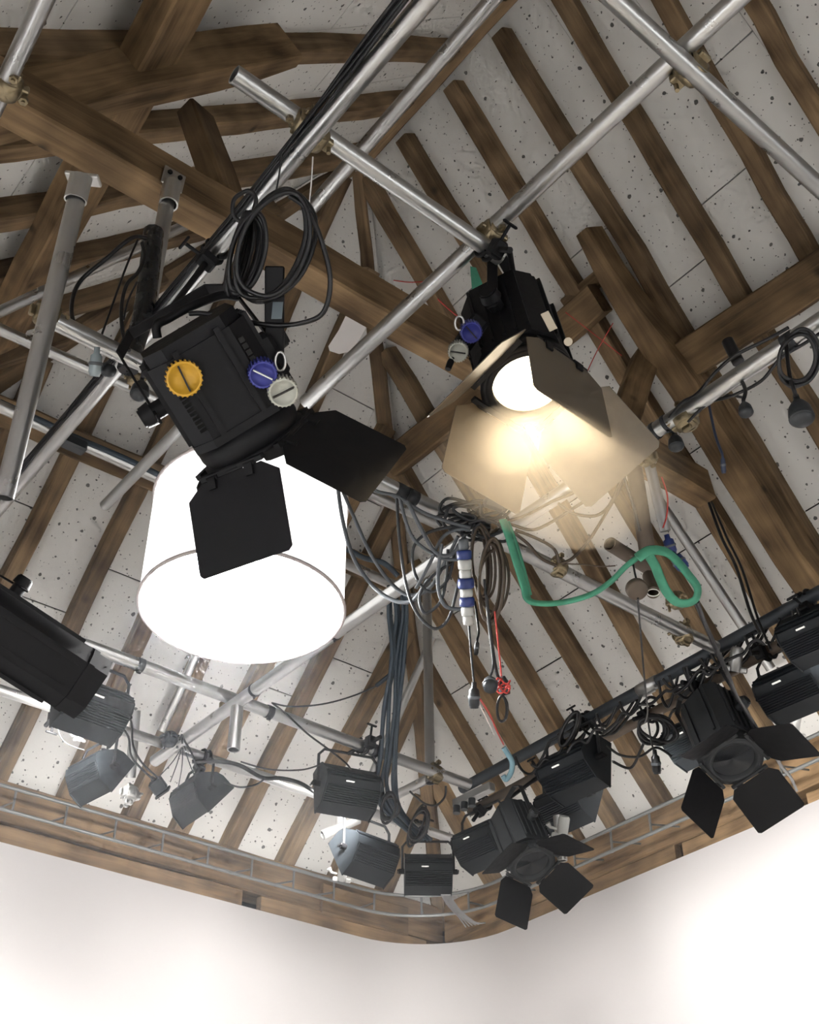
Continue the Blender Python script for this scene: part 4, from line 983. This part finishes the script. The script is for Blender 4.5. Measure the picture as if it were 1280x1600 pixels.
pc('pale blue hook shaped sling on the black tube', [(787, 1168), (792, 1176), (800, 1190), (799, 1206), (791, 1218), (786, 1212)], 4.9, r=.011, mat='sling_blue')
# green sling
pc('green webbing sling dropping from the knot and swinging right', [(786, 812), (796, 840), (808, 880), (820, 918), (826, 938), (850, 943), (885, 940), (925, 928), (955, 908), (978, 885), (1000, 868)], [3.62, 3.5], r=.021, mat='sling_green', flat=.4, n=8)
pc('second strand of green sling beside the first drop', [(793, 815), (806, 850), (818, 890), (828, 930)], 3.64, r=.011, mat='sling_green', flat=.6)
pc('green sling loop wound round the drop tubes', [(996, 872), (1015, 860), (1040, 862), (1058, 876), (1076, 898), (1090, 918), (1087, 936), (1072, 943), (1056, 940), (1042, 925), (1032, 905), (1024, 885), (1014, 868)], 3.48, r=.018, mat='sling_green', flat=.4)
# things on the drop tubes
plug('blue plug on the slim drop tube behind the green loop', 1060, 876, 3.55, camdir(.5, .75, -.4), .019, .06, 'plug_blue')
plug('blue sleeve with a white band on the slim drop tube', 1046, 850, 3.72, camdir(.3, 1, 0), .017, .06, 'plug_blue')
M = pose(at(997, 923, 3.5), camdir(.1, .3, -1), CR); wgt = tag(empty('round_weight', M), 'round dark weight hanging left of the green loop', 'weight')
mb = MB(); mb.lathe([(.0005, 0), (.026, 0), (.031, -.004), (.031, -.022), (.026, -.027), (.0005, -.027)], None, 24); mb.build('disc', MAT['rust_pipe'], wgt)
mb = MB(); mb.tube([M.inverted() @ at(x, y, d) for x, y, d in ((988, 872, 3.56), (992, 895, 3.52), (997, 915, 3.5))], .003, 6); mb.build('cord', MAT['cable_black'], wgt)
tag(tube('short dark tube end with a white rim beside the round weight', at(1014, 900, 3.62), at(1021, 926, 3.52), .019, 'rust_pipe', None, 'tube_end'), None, 'pipe')
mb = MB(); mb.tube([at(1021+9.5*math.cos(t), 926+5.5*math.sin(t), 3.515) for t in (2*math.pi*i/24 for i in range(24))], .0018, 6, closed=True); tag(world_mb(mb, 'white_ring', MAT['white_plastic']), 'thin white ring at the tube end beside the round weight', 'ring')
pc('long thin cord from the round weight down past the black tube', [(997, 935), (1002, 1000), (1008, 1070), (1012, 1110), (1008, 1128)], [3.5, 4.3], r=.003)
plug('black plug hanging under the long thin cord', 1025, 1190, 4.4, camdir(.12, 1, 0), .016, .085, 'cable_black', [(1012, 1120, 4.4), (1018, 1160, 4.4)])
# smoke side cables
GS = 'cables in the warm smoke right of the knot'
for t, pix in (('cable arching from the knot through the smoke to the right tube', [(795, 818), (830, 828), (858, 818), (890, 798), (930, 772), (965, 745), (985, 705)]),
               ('cable hanging in a long curve between the knot and the drop tube', [(872, 786), (895, 802), (930, 806), (952, 790), (968, 755), (978, 715)]),
               ('thin cable swinging low under the lit lamp', [(985, 712), (970, 760), (948, 800), (920, 845), (895, 872), (878, 880)]),
               ('brown cable drooping along the tube in the smoke', [(800, 830), (825, 850), (845, 872), (870, 884)]),
               ('second brown cable along the tube in the smoke', [(805, 828), (840, 842), (866, 858), (874, 880)]),
               ('cable pair under the slanting tube in the smoke', [(790, 815), (820, 806), (860, 785), (905, 765), (960, 725)])):
    pc(t, pix, 3.72, r=.005, mat='cable_brown', group=GS)
pc('thin wire from the smoke to the round weight', [(882, 881), (910, 882), (940, 885), (962, 884)], 3.6, r=.002, mat='cable_brown')
pc('black cable dropping beside the thick drop tube', [(962, 705), (975, 745), (990, 790), (1000, 830)], 3.5, r=.0045)
pc('red wire on the slim drop tube', [(1034, 745), (1043, 775), (1042, 805), (1036, 825)], 3.75, r=.0025, mat='cord_red')
# right tube cables
pc('black cable clipped loosely along the right tube', [(1020, 682), (1045, 655), (1065, 630), (1090, 615), (1120, 580), (1150, 555), (1200, 530), (1232, 512)], [3.55, 3.25], r=.005)
pc('slack black cable under the right tube', [(1090, 645), (1110, 628), (1145, 618), (1190, 595), (1220, 560), (1260, 535), (1290, 515)], [3.5, 3.2], r=.0048)
pc('second slack cable crossing under the right tube', [(1075, 660), (1100, 635), (1130, 618), (1165, 622)], 3.45, r=.004)
coil('small coil of black cable hanging at the right edge', 1248, 560, 3.15, 30, 42, 15, 4, .005, .05, jit=.12)
bell('largest black bell shaped connector at the right edge', 1251, 645, 3.1, .031, [(1228, 525, 3.2), (1233, 580, 3.15), (1241, 610, 3.12)])
bell('black bell shaped connector hanging between two rafters on the right', 1165, 640, 3.3, .019, [(1157, 590, 3.4), (1165, 610, 3.34)])
bell('dusty black bell shaped connector beside the beam end', 1056, 692, 3.55, .022, [(1040, 655, 3.6), (1048, 672, 3.57)])
plug('slim dark blue plug on a thin lead in front of the principal rafter', 1130, 724, 3.4, camdir(.08, 1, 0), .007, .055, 'plug_dark', [(1108, 632, 3.5), (1118, 680, 3.45)])
mb = MB(); mb.cyl(at(1137, 533, 3.45), at(1154, 566, 3.4), .017, n=14); tag(world_mb(mb, 'black_handle', MAT['cable_black']), 'short black handle sticking up from the right tube', 'handle')
# cables on the right slope and black tube
pc('pair of dark cables falling along the rafters to the black tube, inner', [(1108, 786), (1128, 840), (1150, 885), (1172, 955), (1188, 990)], [4.9, 4.3], r=.006)
pc('pair of dark cables falling along the rafters to the black tube, outer', [(1112, 784), (1136, 840), (1160, 890), (1184, 965), (1205, 1015)], [4.9, 4.3], r=.005)
pc('black cable running from the green loop to the small spotlight', [(1086, 935), (1100, 970), (1118, 1010), (1138, 1055), (1150, 1085), (1165, 1110), (1190, 1150)], [3.6, 4.3], r=.0075)
pc('second black cable from the green loop past the black tube', [(1090, 940), (1106, 985), (1126, 1030), (1140, 1062), (1146, 1085)], [3.6, 4.3], r=.006)
GB = 'cables draped over the black tube on the right'
for k in range(22):
    t0 = rc.uniform(0, .94); xa = 800+(1275-800)*t0; ya = 1190-(1190-940)*t0; L = rc.uniform(30, 95); sag = rc.uniform(14, 46); d0 = 5.15-.85*t0
    pix = [(xa, ya-6), (xa+L*.2, ya-L*.1+sag*.6), (xa+L*.5, ya-L*.25+sag), (xa+L*.8, ya-L*.42+sag*.55), (xa+L, ya-L*.53)]
    pc('black cable draped between the tubes along the right wall', pix, d0-.03+rc.uniform(-.03, .05), r=.0058, group=GB)
for k in range(6):
    t0 = k/6; pix = []
    for i in range(9):
        t = t0*.8+i/40; pix.append((830+420*t, 1200-232*t+rc.uniform(-9, 9)))
    pc('black cable wound along the brown tube on the right', pix, 4.85-.7*t0, r=.0058, group='cables wound along the brown tube')
coil('bunch of black cable hung on the brown tube right of the upper floodlight', 1020, 1140, 4.62, 22, 20, 20, 7, .006, .09, jit=.25)
pc('black cable looping from the right floodlight to the bunch', [(958, 1190), (985, 1200), (1000, 1175), (1010, 1150)], 4.7, r=.0055)
pc('black cable looping lower between floodlight and bunch', [(948, 1165), (970, 1180), (1000, 1182), (1025, 1168), (1050, 1182)], 4.7, r=.005)
coil('cable wrapped on the black tube above the upper right floodlight', 890, 1140, 4.85, 10, 26, 25, 6, .007, .08, jit=.2)
pc('black cable falling from the right spotlight to the curtain rail', [(1200, 1160), (1220, 1195), (1236, 1215), (1245, 1235)], [4.3, 5.2], r=.0065)
pc('long black cable behind the right spotlight', [(1195, 1140), (1215, 1172), (1222, 1185)], 4.4, r=.006)
# vertical bundle by the corner
for k in range(7):
    o = (k-3)*4.0; jw = [rc.uniform(-5, 5) for _ in range(9)]
    pc('blue grey cable of the vertical bundle behind the end wall tubes', [(x+o*f+j, y) for (x, y, f), j in zip(((618, 915, .8), (622, 960, 1), (619, 1030, .8), (614, 1110, 1.1), (606, 1180, 1), (600, 1222, 1.3), (612, 1258, 1.3), (636, 1288, 1), (662, 1312, .8)), jw)], [5.0-.06*rc.random(), 5.3-.06*rc.random()], r=.0085, mat='cable_slate', group='vertical cable bundle', n=6)
pc('cable stub leaving the vertical bundle to the lower left', [(612, 1052), (600, 1062), (588, 1072)], 5.2, r=.009, mat='cable_slate')
pc('thin cable sagging from the tape band to the vertical bundle', [(425, 1098), (455, 1104), (505, 1100), (550, 1088), (588, 1072)], [4.85, 5.2], r=.0035, mat='cable_mid')
pc('thin cable running down to the upper stacked floodlight', [(425, 1098), (450, 1118), (480, 1146), (515, 1172), (540, 1192), (548, 1202)], [4.85, 5.0], r=.004, mat='cable_black')
pc('black cable along the end wall tube left of the floodlights', [(300, 1190), (345, 1190), (375, 1196), (410, 1215), (440, 1216), (470, 1224), (498, 1242)], [4.95, 5.15], r=.0085)
pc('thin black cable sagging below the end wall tube', [(350, 1222), (375, 1230), (400, 1226), (414, 1216)], 5.0, r=.004)
pc('thin cable from the end wall tube up to the upper stacked floodlight', [(376, 1190), (420, 1202), (470, 1203), (500, 1195)], 5.0, r=.0035)
pc('dark cable along the end purlin beside its tube', [(0, 628), (60, 655), (120, 684), (190, 714), (255, 745)], 4.85, r=.012, mat='cable_slate')
pc('dark cable along the end purlin right of the drum', [(542, 858), (570, 872), (600, 880), (622, 900)], 5.3, r=.012, mat='cable_slate')
mb = MB(); mb.box((0, 0, 0), (.10, .05, .05), frame(at(115, 694, 4.8), hdir(115, 694, 1, .45), DZ), bev=.008); tag(world_mb(mb, 'junction_box', MAT['rubber_black']), 'black junction box on the end purlin tube', 'box')
for k, t in enumerate(('left', 'middle', 'right')):
    pass
coil('tangle of black cable above the facing floodlight', 655, 1290, 5.2, 13, 26, 20, 7, .005, .08, jit=.25)
coil('loop of black cable left of the vertical bundle foot', 612, 1262, 5.1, 16, 22, 10, 3, .006, .05, jit=.2)
pc('black cable loop from the corner coupler', [(697, 1228), (695, 1245), (682, 1258), (665, 1256), (650, 1245), (640, 1236)], 5.2, r=.0045)
for k in range(7):
    pc('loose grey wire fanning out below the facing floodlight', [(690+k*2.2, 1398), (700+k*3, 1415+k), (716+k*4.5, 1432+k*1.5), (728+k*5, 1448-k*1.0)], [5.4, 5.9], r=.0032, mat='cable_wire', group='loose grey wires at the wall corner')
# wires at the left floodlights
GL = 'wires hanging from the end wall tube on the left'
for t, pix in (('black cable from the large left floodlight to the small box lamp', [(192, 1108), (205, 1128), (208, 1165), (222, 1192), (248, 1216)]),
               ('second black cable to the small box lamp', [(184, 1130), (200, 1150), (205, 1180), (220, 1200), (240, 1218)]),
               ('thin wire from the large left floodlight to the sideways one', [(90, 1120), (92, 1145), (105, 1162), (132, 1172)]),
               ('thin wire at the left of four fanning to the askew floodlight', [(284, 1168), (270, 1190), (250, 1212)]),
               ('thin wire second of four fanning to the askew floodlight', [(284, 1168), (276, 1195), (266, 1222)]),
               ('thin wire third of four fanning to the askew floodlight', [(286, 1168), (284, 1200), (278, 1232)]),
               ('thin wire at the right of four fanning to the askew floodlight', [(288, 1166), (295, 1190), (304, 1212)]),
               ('black cable loop above the askew floodlight', [(285, 1162), (284, 1148), (290, 1160), (300, 1178), (308, 1200)])):
    pc(t, pix, 4.82, r=.0042 if 'black' in t else .0022, group=GL, mat='cable_black' if 'black' in t else 'cable_mid')
bl = tag(empty('box_lamp', Matrix.Translation(at(247, 1230, 4.85))), 'small black box lamp hanging between the two left floodlights', 'lamp')
F = frame(at(247, 1228, 4.85), camdir(.55, .8, .1), -CF); mb = MB(); mb.box((0, 0, 0), (.055, .055, .045), bev=.006); mb.build('body', MAT['flood_body'], bl, F)
mb = MB(); mb.box((.032, 0, 0), (.010, .065, .055), bev=.003); mb.build('front_frame', MAT['grey_black'], bl, F)
mb = MB(); mb.cyl((-.03, 0, 0), (-.045, 0, 0), .012, .006, n=10); mb.build('cord_grip', MAT['cable_black'], bl, F)
# silver clamp lamp at the right edge, white lamp heads
def clamp_head(label, px, py, d, s=1.0, mat='steel_bright'):
    root = tag(empty('clamp_fitting', Matrix.Translation(at(px, py, d))), label, 'clamp')
    F = frame(at(px, py, d), camdir(.15, -1, 0), -CF)
    mb = MB(); mb.lathe([(.018*s, -.05*s), (.026*s, -.045*s), (.026*s, .04*s), (.020*s, .05*s)], Matrix.Rotation(math.pi/2, 4, 'Y'), 18); mb.build('sleeve', MAT[mat], root, F)
    for k in (-1, 1):
        mb = MB(); mb.box((-.04*s, .034*s*k, .01), (.024*s, .03*s, .016*s), bev=.004); mb.build('lug', MAT[mat], root, F)
    mb = MB(); mb.tube([V((-.01, .03*s, .01)), V((-.005, .06*s, .015)), V((.01, .075*s, .015))], [.006*s, .007*s, .012*s], 8); mb.build('wing_handle', MAT[mat], root, F)
clamp_head('bright silver clamp fitting below the floodlight at the right edge', 1240, 1132, 4.7, 1.0)
clamp_head('white clamp fitting behind the stacked floodlights', 536, 1362, 5.3, .8, 'plug_white')
clamp_head('white clamp fitting shining between floodlight and corner spotlight', 880, 1292, 5.15, .9, 'plug_white')
clamp_head('silver clamp fitting where the sleeve meets the black tube', 1150, 1030, 4.5, .9, 'galvanised_dull')
clamp_head('silver cable clamp beside the sideways floodlight', 126, 1148, 4.8, .5, 'steel_bright')
wb = tag(empty('connector_bar', Matrix.Translation(at(725, 1248, 5.0))), 'pale metal connector bar with black sockets at the tube corner', 'connector')
F = frame(at(740, 1243, 5.05), hdir(740, 1243, 100, -48), DZ); mb = MB(); mb.box((0, 0, 0), (.22, .035, .035), bev=.003); mb.build('bar', MAT['galvanised_dull'], wb, F)
for k in range(3):
    mb = MB(); mb.cyl((-.09+k*.045, -.01, -.018), (-.09+k*.045, -.012, -.05), .015, n=12); mb.build('socket', MAT['rubber_black'], wb, F)
# ---------------------------------------------------------------- odd sheets and strings
def sheet(label, pix, d, th, mat, name, cat, tiltd=0.0):
    pts = [at(x, y, d+tiltd*(y-pix[0][1])) for x, y in pix]; n = len(pts); off = CF*th
    mb = MB(); mb.add(pts+[p+off for p in pts], [tuple(range(n)), tuple(range(n, 2*n))[::-1]]+[(k, (k+1) % n, n+(k+1) % n, n+k) for k in range(n)])
    return tag(world_mb(mb, name, MAT[mat]), label, cat)
sheet('white card with rounded corners hanging behind the tie beam', [(543, 470), (560, 478), (588, 486), (592, 496), (572, 512), (562, 530), (548, 549), (530, 553), (515, 548), (513, 541), (530, 515), (540, 494)], 5.3, .006, 'white_card', 'white_card', 'card')
sheet('green fabric strip hanging behind the lit lamp', [(735, 416), (744, 418), (757, 450), (745, 478), (739, 470)], 3.5, .006, 'sling_green', 'fabric_strip', 'fabric', .0005)
pc('red string stretched across the gap beside the strut, falling right', [(884, 488), (910, 508), (945, 535), (972, 556)], 5.3, r=.0022, mat='cord_red')
pc('red string stretched across the gap beside the strut, rising right', [(918, 580), (935, 545), (958, 505)], 5.3, r=.0022, mat='cord_red')
pc('red string above the tie beam left of the lit lamp', [(615, 438), (640, 441), (662, 440)], 5.3, r=.0022, mat='cord_red')
pc('short red string above the tie beam near the lit lamp', [(684, 467), (700, 482), (716, 495)], 5.2, r=.003, mat='cord_red')
nog = on(RIGHT, .0, 905, 478)
beam('noggin', V((3.42, 2.98, RIGHT.z_at(3.42, 2.98))), V((3.42, 2.62, RIGHT.z_at(3.42, 2.62))), .07, .08, RIGHT.n, MAT['rafter_wood'], ceiling)

# ---------------------------------------------------------------- smoke
def volume(name, col, dens, aniso):
    m = bpy.data.materials.new(name); m.use_nodes = True; n = m.node_tree.nodes; n.clear(); MAT[name] = m
    out = n.new('ShaderNodeOutputMaterial'); v = n.new('ShaderNodeVolumeScatter'); v.inputs['Color'].default_value = (*col, 1)
    v.inputs['Density'].default_value = dens; v.inputs['Anisotropy'].default_value = aniso; m.node_tree.links.new(v.outputs[0], out.inputs['Volume'])
    return m
volume('haze', (.93, .96, 1), HAZE, .2); volume('wisp', (1, .97, .92), PUFF, .1); volume('wisp_thick', (1, .97, .92), PUFF*1.6, .1)
def hull(name, pts, mat, label, cat):
    bm = bmesh.new()
    for p in pts: bm.verts.new(p)
    bmesh.ops.convex_hull(bm, input=bm.verts[:]); me = bpy.data.meshes.new(name); bm.to_mesh(me); bm.free(); me.materials.append(MAT[mat])
    o = bpy.data.objects.new(name, me); return tag(link(o), label, cat, kind='stuff')
y0, y1 = 2.8, 5.85; q = .12
hull('haze', [V((x, y, z)) for x in (XL+.1, 4.9) for y in (y0, y1) for z in (.4, ZP-.12)] + [V((XRI, YA-.05, ZRI-.2)), V((XRI, y0, ZRI-.2))], 'haze', 'thin pale smoke filling the far corner under the roof', 'haze')
def puff(px, py, d, rx, ry, rz_, mat, label, seed):
    c = at(px, py, d); rn = random.Random(seed); bm = bmesh.new(); bmesh.ops.create_icosphere(bm, subdivisions=3, radius=1)
    ph_ = [rn.uniform(0, 6) for _ in range(6)]
    for v in bm.verts:
        k = 1+.16*math.sin(3*v.co.x+ph_[0])*math.sin(2.5*v.co.y+ph_[1])+.12*math.sin(4*v.co.z+ph_[2]+2*v.co.x)
        w = v.co*k; v.co = CR*(w.x*rx)-CU*(w.y*ry)+CF*(w.z*rz_)
    me = bpy.data.meshes.new('smoke'); bm.to_mesh(me); bm.free(); me.materials.append(MAT[mat])
    for p in me.polygons: p.use_smooth = True
    o = bpy.data.objects.new('smoke', me); return tag(link(o, None, Matrix.Translation(c)), label, 'smoke', kind='stuff')
puff(885, 735, 3.02, .27, .19, .16, 'wisp', 'wide wisp of warm smoke drifting below the lit lamp', 1)
puff(800, 690, 2.99, .10, .09, .05, 'wisp_thick', 'small curl of smoke in front of the lower left barn door of the lit lamp', 5)
puff(915, 665, 2.99, .08, .08, .05, 'wisp_thick', 'small curl of smoke in front of the lower right barn door of the lit lamp', 9)
